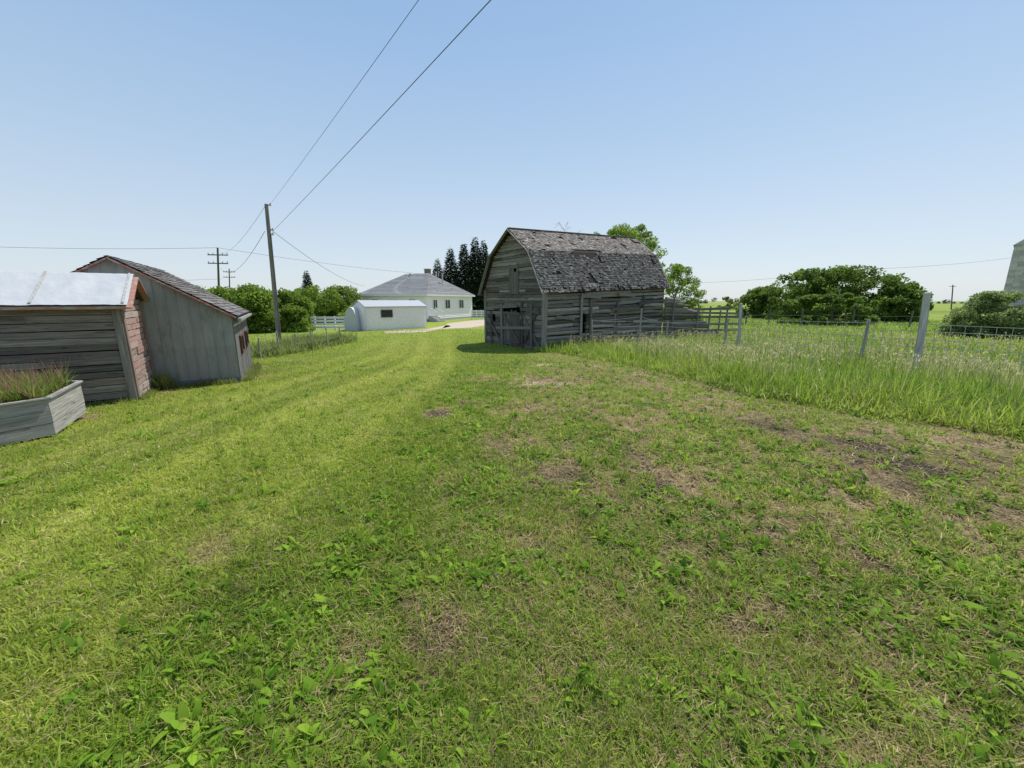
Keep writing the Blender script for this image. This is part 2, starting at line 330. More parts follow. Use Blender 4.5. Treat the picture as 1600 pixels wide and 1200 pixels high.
def tall():
    parts=[]
    n=250000; x,y,r=polar(n,4.2,70,2,78); ts=tallside(x,y); cl=fbm(x*.6,y*.6,51); c2=fbm(x*2.2,y*2.2,52)
    k=(ts>-.1+.5*(fbm(x*1.5,y*1.5,53)-.5))&outside(x,y,.05); x,y,r,ts,cl,c2=x[k],y[k],r[k],ts[k],cl[k],c2[k]; n=len(x)
    h=(.16+.44*cl+.42*c2)*(.55+.45*sstep(-.1,.8,ts))*rng.uniform(.45,1.3,n)*(1-.5*sstep(16,40,r))
    c=mixc(np.array([.17,.31,.025]),np.array([.38,.47,.08]),np.clip(fbm(x*.5,y*.5,57)*2.0-.5+rng.normal(0,.28,n),0,1))
    s=rng.random(n)<.09; c[s]=np.array([.50,.45,.24]); c*=rng.uniform(.75,1.15,(n,1))
    P=np.stack([x,y,gz(x,y)-.01],1); W=(.0045+.0012*r)*rng.uniform(.6,1.4,n)
    parts.append(strips(P,rng.uniform(0,6.28,n),h*1.1,W,np.radians(rng.uniform(45,89,n)),rng.uniform(.0,.8,n),c,(0,.55,1),(1,.8,0),roll=rng.uniform(-.3,.3,n)))
    n=15000; x,y,r=polar(n,5,36,8,75); k=(tallside(x,y)>.6)&(fbm(x*.5,y*.5,61)>.45)&outside(x,y,.1); x,y,r=x[k],y[k],r[k]; n=len(x)
    h=rng.uniform(.5,1.0,n)*(1-.3*sstep(14,35,r)); P=np.stack([x,y,gz(x,y)],1); az=rng.uniform(0,6.28,n); c=np.tile([.30,.35,.08],(n,1)); tip=np.tile([.56,.50,.28],(n,1))
    parts.append(strips(P,az,h,(.003+.0005*r),np.radians(rng.uniform(70,89,n)),np.full(n,.05),c,(0,.8,1),(1,1,0),tip))
    P2=P.copy(); P2[:,2]+=h*.82
    for q in range(3):
        parts.append(strips(P2+rng.normal(0,.014,(n,3)),rng.uniform(0,6.28,n),rng.uniform(.05,.11,n),.005+.0008*r,np.radians(rng.uniform(45,85,n)),np.full(n,.3),tip*rng.uniform(.7,1.3,(n,1)),(0,.5,1),(.4,1,0)))
    v,t,c=merge(parts); o=from_arrays('tall_grass',v,[t],c,GRASS,smooth=True)
    props(o,'uncut tall green grass with pale seed heads along the wire fence','tall grass',kind='stuff')
tall()
# ------------------------------------------------------------------ trees
def leafcloud(clumps,nper,ls,c0,c1):
    cl=np.array(clumps); n=len(cl)*nper; ctr=np.repeat(cl[:,:3],nper,0); rr=np.repeat(cl[:,3],nper)
    d=rng.normal(0,1,(n,3)); d/=np.linalg.norm(d,axis=1)[:,None]; rad=rng.uniform(.35,1.15,n)**.7
    p=ctr+d*(rad*rr)[:,None]*np.array([1,1,.8])
    a=rng.normal(0,1,(n,3)); a/=np.linalg.norm(a,axis=1)[:,None]; b=np.cross(a,rng.normal(0,1,(n,3))); b/=np.linalg.norm(b,axis=1)[:,None]
    s=(ls*rng.uniform(.6,1.4,n))[:,None]
    v=np.stack([p-a*s,p-b*s*.55,p+a*s,p+b*s*.55],1).reshape(-1,3)
    q=np.arange(n*4).reshape(-1,4); k=np.clip(rng.random(n)*.6+np.repeat(rng.random(len(cl)),nper)*.5-.05,0,1)
    col=np.repeat(mixc(np.array(c0),np.array(c1),k),4,0); return v,q,col
def bush(name,label,cat,base,w,h,c0=(.03,.06,.014),c1=(.085,.14,.03),ls=.10,nc=40,nper=90,group=None,z0=.05,depth=.8,rk=(.14,.25),tree=False):
    t=thing(name,label,cat,base,group); cl=[]
    for i in range(nc):
        a=random.uniform(0,6.28); q=random.random()**.42; zz=z0+(1-z0)*random.random()
        r=random.uniform(*rk)*min(w,h)*.8
        e=math.sqrt(max(.12,1-((zz-.4)/.64)**2)) if zz>.4 else (1.0 if not tree else .75)
        rx=max(0,(w/2-r*.8))*q*e
        cl.append((base.x+math.cos(a)*rx,base.y+math.sin(a)*rx*depth,base.z+max(r*.5,zz*h-r*.75),r))
    v,q,c=leafcloud(cl,nper,ls,c0,c1); from_arrays('crown',v,[q],c,LEAF,t)
    mb=MB()
    for i in range(6):
        k=cl[i*3%len(cl)]; m=V((base.x+random.uniform(-.1,.1)*w,base.y,base.z+h*.25)); r=.012*h+.015
        mb.cyl(base-V((0,0,.1)),m,r,r*.7,(.10,.085,.07),6,False); mb.cyl(m,V(k[:3]),r*.7,r*.2,(.10,.085,.07),5,False)
    mb.build('trunk',BARK,t); return t
def spruce(label,base,H,Rb,group):
    t=thing('spruce_tree',label,'tree',base,group)
    mb=MB(); mb.cyl(base-V((0,0,.2)),base+V((0,0,H*.97)),.02*H,.01,(.07,.055,.045),7); mb.build('trunk',BARK,t)
    n=11000; u=1-np.sqrt(rng.random(n)); u=.03+u*.96; tw=random.uniform(0,50)
    lay=np.floor(u*24)/24; ph=rng.uniform(0,6.28,n); br=1+.18*np.sin(ph*3+lay*40+tw)+.14*np.sin(ph*7+lay*91+tw)
    rad=(1-u)**.8*Rb*br*(1-.22*(u*24%1)); q=rng.random(n)**.4; rr=rad*q+.03
    P=np.stack([base.x+np.cos(ph)*rr,base.y+np.sin(ph)*rr,base.z+u*H-q*rad*.25],1)
    L=rng.uniform(.2,.42,n)*H/9; c=mixc(np.array([.02,.04,.022]),np.array([.055,.09,.042]),rng.random(n))
    v,tr,cc=strips(P,ph+rng.normal(0,.35,n),L,L*.45,np.radians(rng.uniform(-35,25,n)),rng.uniform(-.3,.2,n),c,(0,.5,1),(.5,1,0))
    from_arrays('crown',v,[tr],cc,NEED,t)
def bushpx(label,px,pyb,wpx,pyt,cat='bush',name='leafy_bush',group=None,**k):
    b=gp(px,pyb); dy=ray(px,pyb)[1]; s=b.y/dy; top=pt(px,pyt,b.y).z
    return bush(name,label,cat,b,wpx*s,top-b.z,group=group,**k)
G='deciduous bushes behind the left fence'
DG=dict(c0=(.11,.18,.028),c1=(.30,.42,.065))
for lb,px,pb,w,pt_ in (('dense green bush just right of the metal sided shed',357,521,84,447),('leafy bush left of the tall pole',402,519,92,443),('rounded bush directly behind the tall pole',450,510,92,450),
    ('broad leafy bush between the tall pole and the house',494,504,100,445),('bush with a lighter top left of the house',537,502,84,445),('low bush at the left end of the white rail fence',462,518,60,478),
    ('green bush peeping over the metal sided shed roof',318,505,70,446)):
    bushpx(lb,px,pb,w,pt_,group=G,ls=.12,nc=85,nper=120,**DG)
G='dark spruce trees beside the house'
for i,(px,py,lb,w) in enumerate(((686,403,'shortest dark spruce, nearest to the house roof',38),(706,385,'second dark spruce from the house roof',40),(727,378,'dark spruce in the middle of the row beside the house',40),(744,369,'tallest dark spruce in the row beside the house',40),(757,374,'dark spruce closest to the old barn',38))):
    Y=58+i*1.2; b=pt(px,480,Y); b.z=-.7; top=pt(px,py,Y).z; spruce(lb,b,top-b.z,w/2*Y/620*1.25,G)
b=pt(484,480,70); b.z=-.7; spruce('lone small spruce rising above the hedge left of the house',b,pt(484,421,70).z+.7,1.9,None)
for lb,px,pb,w,pt_ in (('small round bush at the left end of the right hand thicket',1192,497,84,447),('middle tree of the right hand thicket with uneven crown',1254,500,126,419),('tallest broad tree of the right hand thicket',1330,501,155,411),('lower bush at the right end of the thicket',1396,503,92,440),('low shrub in front of the right hand thicket',1290,507,150,458)):
    bushpx(lb,px,pb,w,pt_,group='trees of the thicket in the right hand field',ls=.16,nc=110,nper=125,c0=(.075,.13,.025),c1=(.22,.33,.055),rk=(.10,.20))
bushpx('grey green willow bush in the field by the far right edge',1542,528,118,454,name='willow_bush',ls=.075,nc=110,nper=230,c0=(.17,.24,.08),c1=(.38,.46,.17),rk=(.13,.22))
bushpx('leafy tree at the far end of the old barn',1056,502,84,412,cat='tree',name='leafy_tree',ls=.10,nc=100,nper=120,c0=(.13,.21,.028),c1=(.31,.43,.07),rk=(.07,.13))
bushpx('tall leafy tree rising behind the barn roof',962,503,170,351,cat='tree',name='leafy_tree',ls=.10,nc=210,nper=115,z0=.4,c0=(.13,.21,.028),c1=(.31,.43,.07),rk=(.045,.085),tree=True)
bushpx('small bushes on the horizon right of the corral',1130,484,60,463,ls=.2,nc=24,nper=80,c0=(.10,.16,.04),c1=(.22,.29,.07))
def baretree():
    b=pt(885,500,34); b.z=-.7; t=thing('bare_tree','leafless dead tree top showing above the barn ridge','tree',b); mb=MB()
    H=pt(888,346,34).z+.7; top=b.z+H
    def br(p,d,L,r,k):
        q=p+d*L
        if q.z>top: q.z=top-random.uniform(0,.5)
        mb.cyl(p,q,r,r*.6,(.22,.20,.17),5,False)
        if k>0:
            for i in range(3):
                dd=(d+V((random.uniform(-.9,.9),random.uniform(-.9,.9),random.uniform(-.3,.3)))).normalized(); br(q,dd,L*random.uniform(.3,.46),r*.5,k-1)
    br(b,V((0,0,1)),H*.70,.05,4); mb.build('branches',BARK,t)
baretree()
def treeline():
    cl=[]
    for a0,a1,Rr,h in((-60,-10,330,7),(10,26,420,7),(36,56,520,5)):
        a=a0
        while a<a1:
            rr=Rr+random.uniform(-20,20); hh=h*random.uniform(.5,1.1)*(1 if fbm(np.array([a*.4]),np.array([0.]),3)[0]>.42 else .3)
            cl.append((rr*math.sin(R(a)),rr*math.cos(R(a)),-.7+hh*.4,hh*.6)); a+=.5
    v,q,c=leafcloud(cl,60,1.0,(.15,.19,.14),(.2,.24,.18)); o=from_arrays('distant_trees',v,[q],c,LEAF)
    props(o,'far off line of trees along the horizon','trees',kind='stuff')
treeline()
# ------------------------------------------------------------------ wood building helpers
GW=[(.155,.14,.123),(.215,.195,.175),(.105,.094,.084),(.18,.155,.133),(.27,.25,.225)]
def rows(mb,P,U,N,z0,z1,rh,ext,pal,th=.03,gap=.012,miss=0.0,hole=None,jitz=.008,log=False,maxlen=3.5,rise=0,warp=0):
    z=z0
    while z<z1-.02:
        h=rh*random.uniform(.9,1.1); zm=min(z+h*.5,z1); e=ext(zm)
        if e:
            a,b=e; cuts=[a]
            while b-cuts[-1]>maxlen: cuts.append(cuts[-1]+random.uniform(maxlen*.45,maxlen))
            cuts.append(b)
            for s,t in zip(cuts,cuts[1:]):
                segs=[(s,t)]
                if hole:
                    for (h0,h1,k0,k1) in hole:
                        ns=[]
                        for (s_,t_) in segs:
                            if k0<zm<k1 and s_<h1 and t_>h0:
                                j=random.uniform(-.08,.08)
                                if s_<h0: ns.append((s_,h0+j))
                                if t_>h1: ns.append((h1+j,t_))
                            else: ns.append((s_,t_))
                        segs=ns
                for s_,t_ in segs:
                    if t_-s_<.05 or random.random()<miss: continue
                    c=jit(random.choice(pal),.18); o=random.uniform(-.01,.012); o2=o+random.uniform(-warp,warp)
                    p=V(P)+V(U)*s_+V(N)*o; q=V(P)+V(U)*t_+V(N)*o2
                    f=rise*(zm+.75)/3/BL
                    p.z=zm+random.uniform(-jitz,jitz)+f*s_; q.z=zm+random.uniform(-jitz,jitz)+f*t_
                    if log: mb.cyl(p-V(N)*.06,q-V(N)*.06,h*.54,h*.5,c,9,True,.16)
                    else: mb.box(p-V((0,0,h/2-gap/2)),(q-p),V(N)*th,V((0,0,h-gap)),c)
        z+=h
def shingles(mb,P,U,L,S,Hs,N,rh,w,pal,miss,rag=.012):
    P,U,S,N=V(P),V(U),V(S),V(N); nrow=int(Hs/rh)+1
    for i in range(nrow):
        a=-random.uniform(0,w); y0=i*rh; y1=min(y0+rh*1.25,Hs+.02)
        while a<L:
            ww=w*random.uniform(.5,1.4); a0=max(a,0)-random.uniform(0,.03)*(a<0); a1=min(a+ww-.006,L+random.uniform(0,.05)*(a+ww>L))
            if a1>a0+.01 and not miss((a0+a1)/2,y0):
                dz=random.uniform(-rag,rag); l=.024+random.uniform(0,.018); c=jit(random.choice(pal),.18)
                A=P+U*a0+S*(y0+dz)+N*l; B=P+U*a1+S*(y0+dz)+N*(l+random.uniform(-.004,.006)); Cc=P+U*a1+S*y1+N*.012; D=P+U*a0+S*y1+N*.012
                mb.add([A,B,Cc,D,A-N*.014,B-N*.014],[(0,1,2,3),(4,5,1,0)],c)
            a+=ww
def window(parent,c,U,N,w,h,fc,fm=None,bar=.06,mull=False,glass=GLASS):
    c,U,N=V(c),V(U),V(N); Z=V((0,0,1)); mb=MB()
    for s in(-1,1):
        mb.box(c+U*(s*w/2-(bar/2))-Z*(h/2+bar/2)-N*.02,U*bar,N*.06,Z*(h+bar),fc)
        mb.box(c-U*(w/2-bar/2)+Z*(s*h/2-bar/2)-N*.02,U*(w-bar),N*.055,Z*bar,fc)
    if mull: mb.box(c-U*.02-Z*(h/2-bar/2)-N*.02,U*.04,N*.05,Z*(h-bar),fc)
    f=mb.build('window',fm or PAINT,parent); m2=MB()
    m2.quad(c-U*w/2-Z*h/2+N*.012,c+U*w/2-Z*h/2+N*.012,c+U*w/2+Z*h/2+N*.012,c-U*w/2+Z*h/2+N*.012,(.05,.05,.05)); m2.build('pane',glass,f); return f
# ------------------------------------------------------------------ BARN
def barn():
    O=V((BN.x,BN.y,0)); gb=-.75; t=thing('log_barn','old grey weathered log barn with a sagging shingled gambrel roof','barn',(BN.x,BN.y,g(BN.x,BN.y)))
    NF=-BU; NR=V((.6,-.8,0)); Z=V((0,0,1)); w=BWd; ze,zk,za=2.22,3.92,5.05; ak=.92; RISE=.42
    def ext(z):
        if z<ze: return (0,w)
        if z<zk: a=ak*(z-ze)/(zk-ze)
        else: a=ak+(w/2-ak)*(z-zk)/(za-zk)
        return (a,w-a) if w-2*a>.1 else None
    mb=MB(); hol=[(1.75,3.3,-1,1.25),(2.0,2.4,2.9,3.25),(3.95,4.25,.5,.85)]
    rows(mb,O,BVv,NF,gb,1.5,.21,lambda z:(0,w),GW,hole=hol,miss=.01,jitz=.03,maxlen=2.2,warp=.03)
    rows(mb,O,BVv,NF,1.5,za,.145,ext,GW,hole=hol,miss=.006,maxlen=2.6,jitz=.016,warp=.015)
    mb.build('front_wall',WH,t)
    mb=MB(); DB=[(.15,.135,.12),(.20,.18,.16),(.115,.10,.09)]
    for i,(a0,z0,a1,z1,ww) in enumerate(((.3,-.6,1.6,1.0,.16),(1.4,-.3,.35,1.3,.14),(1.6,-.7,1.65,1.6,.15),(3.35,-.7,3.4,1.5,.16),(.9,.35,3.9,.2,.15),(2.0,1.4,4.2,1.3,.16),(3.5,-.5,4.8,.9,.14),(.25,1.1,1.7,1.25,.13),(.8,-.7,.85,1.5,.12),(4.3,-.7,4.35,1.1,.13))):
        mb.beam(O+BVv*a0+NF*(.065+.008*i)+Z*z0,O+BVv*a1+NF*(.07+.008*i)+Z*z1,.025,ww,jit(random.choice(DB),.2),up=NF.cross(Z) if abs(a1-a0)<.3 else Z)
    mb.build_each('loose_board',WV,t)
    mb=MB()
    for i in range(9):
        a=1.8+i*.168
        mb.box(O+BVv*a+NF*(.01+random.uniform(0,.015))+Z*(gb+.05+random.uniform(0,.1)),BVv*.158,NF*.025,Z*(1.85+random.uniform(-.15,.03)),jit(random.choice(DB),.25))
    d=mb.build('door',WV,t)
    mb=MB(); mb.beam(O+BVv*1.85+NF*.08+Z*-.5,O+BVv*3.2+NF*.08+Z*1.0,.03,.11,(.13,.115,.10)); mb.beam(O+BVv*1.82+NF*.06+Z*1.0,O+BVv*3.25+NF*.065+Z*1.02,.03,.12,(.15,.135,.12)); mb.beam(O+BVv*1.82+NF*.06+Z*-.45,O+BVv*3.25+NF*.062+Z*-.42,.03,.12,(.14,.125,.11)); mb.build_each('door_brace',WH,d)
    mb=MB()
    for i in range(4):
        mb.box(O+BVv*(1.93+i*.2)+NF*.045+Z*1.98,BVv*.19,NF*.02,Z*(1.30 if i not in(1,) else 1.1),jit((.15,.135,.12),.2))
    mb.build('loft_door',WV,t)['label']='loft door with broken boards'
    mb=MB()
    mb.box(O-BVv*.05+NF*.02+Z*gb,BVv*.17,NF*.05,Z*(ze-gb),(.27,.25,.225)); mb.box(O+BVv*(w-.12)+NF*.02+Z*gb,BVv*.17,NF*.05,Z*(ze-gb),(.21,.19,.17))
    mb.box(O+NR*.05+NF*.07+Z*gb,BU*.17,NR*.04,Z*(ze-gb-.05),(.26,.24,.215)); mb.build_each('corner_board',WV,t)
    LP=[(.19,.168,.145),(.27,.245,.215),(.13,.115,.10),(.34,.315,.28),(.22,.185,.155)]
    mb=MB(); hl=[(2.5,2.9,-.1,.9)]
    rows(mb,O+BU*.05,BU,NR,gb,ze+.1,.185,lambda z:(-.05,BL),LP,log=True,hole=hl,maxlen=4,jitz=.045,miss=.006,rise=RISE)
    mb.build('side_wall',WH,t)
    mb=MB()
    for b in(2.3,3.0,5.1,7.4): mb.box(O+BU*b+NR*.09+Z*gb,BU*.14,NR*.04,Z*random.uniform(2.3,2.75),jit(random.choice(GW),.2))
    for b,z in((2.3,1.9),(4.7,1.2),(6.6,.5),(5.2,2.0),(.6,.9),(7.0,1.5)): mb.beam(O+BU*b+NR*.15+Z*z,O+BU*(b+random.uniform(1.2,2.4))+NR*.15+Z*(z+random.uniform(-.15,.1)),.03,.15,jit(random.choice(GW),.2))
    mb.build_each('side_board',WV,t)
    mb=MB(); rows(mb,O+BVv*w,BU,-NR,gb,ze,.235,lambda z:(0,BL),GW,log=True,maxlen=9,rise=RISE); mb.build('back_side_wall',WH,t)
    mb=MB(); rows(mb,O+BU*BL+Z*0,BVv,BU,gb,za+.3,.2,lambda z:ext(max(gb,z-.3)),GW,maxlen=4); mb.build('end_wall',WH,t)
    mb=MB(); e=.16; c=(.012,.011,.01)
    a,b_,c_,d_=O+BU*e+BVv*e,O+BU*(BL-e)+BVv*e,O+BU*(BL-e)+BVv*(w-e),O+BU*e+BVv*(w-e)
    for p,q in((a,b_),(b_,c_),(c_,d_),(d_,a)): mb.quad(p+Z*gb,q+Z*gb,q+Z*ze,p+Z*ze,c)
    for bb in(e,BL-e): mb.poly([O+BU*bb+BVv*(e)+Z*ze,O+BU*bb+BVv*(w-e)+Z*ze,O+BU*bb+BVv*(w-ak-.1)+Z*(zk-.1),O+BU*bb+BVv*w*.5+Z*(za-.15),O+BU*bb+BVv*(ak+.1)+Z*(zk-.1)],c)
    mb.build('interior_shade_lining',DARK,t)  # added near-black sheets paint the barn's dark interior behind the wall gaps
    oh=.28; Lr=BL+2*oh; O2=O-BU*oh; UT=(BU*Lr+Z*RISE).normalized()
    pl=[(-.22,ze-.22),(ak-.02,zk+.06),(w/2,za+.1)]
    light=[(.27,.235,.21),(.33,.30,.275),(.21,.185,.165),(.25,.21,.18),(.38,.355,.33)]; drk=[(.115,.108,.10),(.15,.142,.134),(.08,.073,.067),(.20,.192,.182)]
    for side in(0,1):
        f=(lambda a: a) if side==0 else (lambda a: w-a)
        pts=[O2+BVv*f(a)+Z*z for a,z in pl]
        for k in range(2):
            p,q=pts[k],pts[k+1]; S=(q-p); Hs=S.length; S.normalize(); N=UT.cross(S).normalized()
            if N.z<0: N=-N
            mk=MB(); mk.quad(p-N*.02,p+UT*Lr-N*.02,q+UT*Lr-N*.02,q-N*.02,(.05,.04,.035));  # deck under the shingles, coloured dark so roof holes look shaded
            if k==0 and side==0:
                def miss(a,y): return (2.8<a<4.6 and y>Hs-.38-.12*math.sin(a*5)) or (vn(a*1.7,y*2.5,3)>.87) or (1.2<a<1.5 and .9<y<1.1) or (y<.12 and random.random()<.25) or random.random()<.03
            elif k==1: 
                def miss(a,y): return vn(a*1.9,y*3.1,7)>.87 or (3.0<a<5.2 and y<.13) or (y>Hs-.15 and random.random()<.3) or random.random()<.03
            else:
                def miss(a,y): return False
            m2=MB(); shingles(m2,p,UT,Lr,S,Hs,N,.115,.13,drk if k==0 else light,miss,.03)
            o=m2.build('lower_roof' if k==0 else 'upper_roof',SHIN,t); mk.build('hole_shade_deck',WH,o)
    m=MB()
    for sd in(0,1):
        f=(lambda a:a) if sd==0 else (lambda a:w-a)
        for off in(0,Lr):
            P=[O2+UT*off+BVv*f(a)+Z*z for a,z in pl]
            for p,q in zip(P,P[1:]): m.beam(p+NF*(.02 if off==0 else -.02)-Z*.04,q+NF*(.02 if off==0 else -.02)-Z*.04,.03,.15,(.30,.28,.255),up=NF)
    m.build_each('rake_board',WH,t)
    m=MB(); m.beam(O2+BVv*w/2+Z*(za+.13),O2+UT*Lr+BVv*w/2+Z*(za+.14),.2,.03,(.28,.25,.225)); m.build('ridge_board',WH,t)
    P=O+BU*(BL+.25); t2=thing('log_wall','low ruined log wall sloping down beyond the barn end','log wall',(P.x,P.y,-.7)); mb=MB()
    for i in range(13):
        z=-.6+i*.2; L=4.4-i*.22+random.uniform(-.25,.25) if i<10 else 1.9-.4*(i-10)
        c=jit(random.choice(LP),.2); Ud=V((.93,.36,0)).normalized()
        mb.cyl(P+Z*z,P+Ud*L+Z*(z-random.uniform(0,.2)),.105,.09,c,8,True,.14)
    mb.build('logs',WH,t2)
    mb=MB()
    for k in(.4,2.4,4.3): mb.cyl(P+V((.93,.36,0))*k+NR*.22-Z*.9,P+V((.93,.36,0))*k+NR*.24+Z*(1.9-k*.2),.06,.05,(.20,.18,.16),7)
    mb.build_each('post',WV,t2)
barn()
def corral():
    Z=V((0,0,1)); P=V((11.6,25.8,-.7)); U=V((.95,.3,0)).normalized(); t=thing('corral_fence','grey wooden corral rail fence running right from the barn ruin','fence',P)
    for k in(0,1.3,2.7,4.0):
        mb=MB(); mb.cyl(P+U*k-Z*.2,P+U*(k+random.uniform(-.08,.08))+Z*random.uniform(1.6,2.05),.065,.055,jit((.18,.165,.145)),8); mb.build('post',WV,t)
    for i,z in enumerate((.5,.95,1.3,1.6,1.85)):
        mb=MB(); mb.beam(P+Z*(z+random.uniform(-.1,.05))-U*.9,P+U*(4.1 if i<4 else 2.9)+Z*(z+random.uniform(-.2,.06))-V((0,.08,0)),.04,.15,jit((.19,.175,.155),.2)); mb.build('rail',WH,t)
    Q=BN+BU*3.2+V((.6,-.8,0))*1.5; Q.z=-.68; t=thing('board_gate','broken board gate leaning in tall grass before the barn side','gate',Q)
    D=V((.9,.42,0)).normalized()
    for z in(.35,.65,.95): mb=MB(); mb.beam(Q+Z*z,Q+D*2.8+Z*(z+random.uniform(-.1,.12)),.03,.13,jit((.17,.155,.14),.2)); mb.build('rail',WH,t)
    for k,h in((0,1.75),(1.4,1.2),(2.8,1.45)):
        mb=MB(); mb.cyl(Q+D*k-Z*.1,Q+D*(k+.06)+Z*h,.06,.05,jit((.19,.175,.155)),7); mb.build('post',WV,t)
corral()
# ------------------------------------------------------------------ right wire fence
def wfence(name,label,posts,hs,wr,group=None,cat='fence',wcol=(.45,.44,.42),mesh=0):
    base=posts[0][0]; t=thing(name,label,cat,base,group); tops=[]
    for (b,h,r,lean,col,lb) in posts:
        mb=MB(); tp=b+V((lean[0],lean[1],h)); mid=b.lerp(tp,.5)+V((random.uniform(-.1,.1)*r*3,0,0)); mb.cyl(b-V((0,0,.2)),mid,r*1.08,r*1.0,col,10,False,.06); mb.cyl(mid,tp,r*1.0,r*.93,col,10,True,.06); mb.cyl(tp,tp+V((0,0,r*.25)),r*.93,r*.6,col,10)
        o=mb.build('post',WV,t)
        if lb: o['label']=lb
        tops.append((b,tp,h))
    for k in hs:
        mb=MB()
        for (b0,t0,h0),(b1,t1,h1) in zip(tops,tops[1:]):
            a=b0.lerp(t0,min(.97,k/h0)); c=b1.lerp(t1,min(.97,k/h1)); tube(mb,wirepts(a,c,.03,6),wr,wcol,4)
        mb.build('wire',WIRE,t)
    if mesh:
        mb=MB()
        for (b0,t0,h0),(b1,t1,h1) in zip(tops[:3],tops[1:4]):
            n=int((b1-b0).length/mesh)
            for i in range(1,n):
                f=i/n; lo=b0.lerp(t0,.1).lerp(b1.lerp(t1,.1),f); hi=b0.lerp(t0,min(.97,max(hs)/h0)).lerp(b1.lerp(t1,min(.97,max(hs)/h1)),f); mb.cyl(lo,hi,wr*.6,wr*.6,wcol,3,False)
        mb.build('stay_wires',WIRE,t)['kind']='stuff'
    return t
def P_(px,pb,ptop,r,lean,col,lb=None):
    b=gp(px,pb); top=pt(px,ptop,b.y).z; return (b,top-b.z,r,lean,col,lb)
gr=(.38,.355,.32)
wfence('wire_fence','wire fence with mixed wooden posts standing in the tall grass on the right',
 [P_(2000,640,430,.1,(0,0),gr),P_(1428,590,458,.095,(-.12,0),(.50,.48,.445),'thick round pale grey post'),P_(1341,577,500,.05,(.06,0),gr,'short leaning post'),P_(1152,556,474,.065,(-.1,0),(.50,.47,.44)),P_(1130,556,498,.045,(.02,0),gr),P_(1040,548,503,.04,(0,0),gr),P_(997,547,483,.045,(.06,.05),gr),P_(925,546,500,.04,(-.05,0),gr)],(.5,.72,.94,1.16,1.4,1.6),.011,mesh=.28)
wfence('back_fence','line of small dark posts in the field before the thicket',
 [P_(1165,508,485,.07,(0,0),(.14,.12,.10)),P_(1200,508,484,.07,(.05,0),(.14,.12,.10)),P_(1251,509,482,.08,(0,0),(.14,.12,.10)),P_(1298,509,482,.08,(-.1,0),(.14,.12,.10)),P_(1331,510,481,.08,(0,0),(.16,.14,.12)),P_(1420,512,486,.07,(.1,0),(.16,.14,.12)),P_(1500,515,490,.07,(0,0),(.16,.14,.12)),P_(1600,520,493,.07,(0,0),(.16,.14,.12))],(.5,1.0),.01)
lt=(.36,.34,.31)
wfence('garden_fence','low wire fence with thin stakes and weeds beside the metal sided shed',
 [P_(408,560,528,.03,(0,0),lt),P_(436,553,518,.04,(0,0),lt),P_(461,550,522,.03,(.1,0),lt),P_(488,546,516,.03,(0,0),lt),P_(512,541,512,.03,(0,0),lt),P_(532,536,510,.035,(0,0),lt)],(.4,.75,1.0),.006)
def weedrow():
    n=14000; u=rng.random(n); a=gp(404,558); b=gp(534,534)
    x=a.x+(b.x-a.x)*u+rng.normal(0,.5,n)-.4; y=a.y+(b.y-a.y)*u+rng.normal(0,.5,n)+.4; h=rng.uniform(.2,1.0,n)*(.2+1.4*fbm(x*1.4,y*1.4,71))*.8
    k=outside(x,y,.05); x,y,h=x[k],y[k],h[k]; n=len(x)
    P=np.stack([x,y,gz(x,y)],1); c=mixc(np.array([.15,.22,.045]),np.array([.36,.40,.14]),rng.random(n))
    v,t,c=strips(P,rng.uniform(0,6.28,n),h,np.full(n,.03),np.radians(rng.uniform(50,88,n)),rng.uniform(0,.5,n),c,(0,.5,1),(1,.9,0))
    n=6000; q=rng.random(n); w=rng.random(n)<.35
    X=np.where(w,S2.x+S2g.x*(.1+1.5*q)+.08,S2.x+S2s.x*q*S2D+.12); Y=np.where(w,S2.y+S2g.y*(.1+1.5*q)-.14,S2.y+S2s.y*q*S2D+.08)
    X+=rng.normal(0,.06,n); Y+=rng.normal(0,.06,n)
    H=rng.uniform(.06,.3,n)*(.3+1.3*(vn(X*2,Y*2,5)))
    tu=rng.random(n)<.2; cx=S2+S2g*1.45; X=np.where(tu,cx.x+.12+rng.normal(0,.09,n),X); Y=np.where(tu,cx.y-.2+rng.normal(0,.07,n),Y); H=np.where(tu,rng.uniform(.2,.55,n),H)
    k=outside(X,Y,.01); X,Y,H=X[k],Y[k],H[k]; n=len(X)
    P=np.stack([X,Y,gz(X,Y)],1); cc=mixc(np.array([.15,.24,.035]),np.array([.38,.36,.15]),rng.random(n))
    s2=strips(P,rng.uniform(0,6.28,n),H,np.full(n,.012),np.radians(rng.uniform(50,88,n)),rng.uniform(0,.5,n),cc,(0,.5,1),(1,.8,0))
    n=3000; q=rng.random(n); w=rng.random(n)<.5
    X=np.where(w,S1.x+S1g.x*q*1.6+.07,S1.x+S1l.x*q*2+.05)+rng.normal(0,.04,n); Y=np.where(w,S1.y+S1g.y*q*1.6+.04,S1.y+S1l.y*q*2-.07)+rng.normal(0,.04,n); k=outside(X,Y,.01); X,Y=X[k],Y[k]; n=len(X)
    cc=mixc(np.array([.15,.24,.035]),np.array([.38,.36,.15]),rng.random(n))
    s3=strips(np.stack([X,Y,gz(X,Y)],1),rng.uniform(0,6.28,n),rng.uniform(.04,.16,n),np.full(n,.009),np.radians(rng.uniform(50,88,n)),rng.uniform(0,.5,n),cc,(0,.5,1),(1,.8,0))
    v,t,c=merge([(v,t,c),s2,s3]); o=from_arrays('weed_growth',v,[t],c,GRASS,smooth=True); props(o,'rough weeds along the garden fence and shed walls','weeds',kind='stuff')
weedrow()
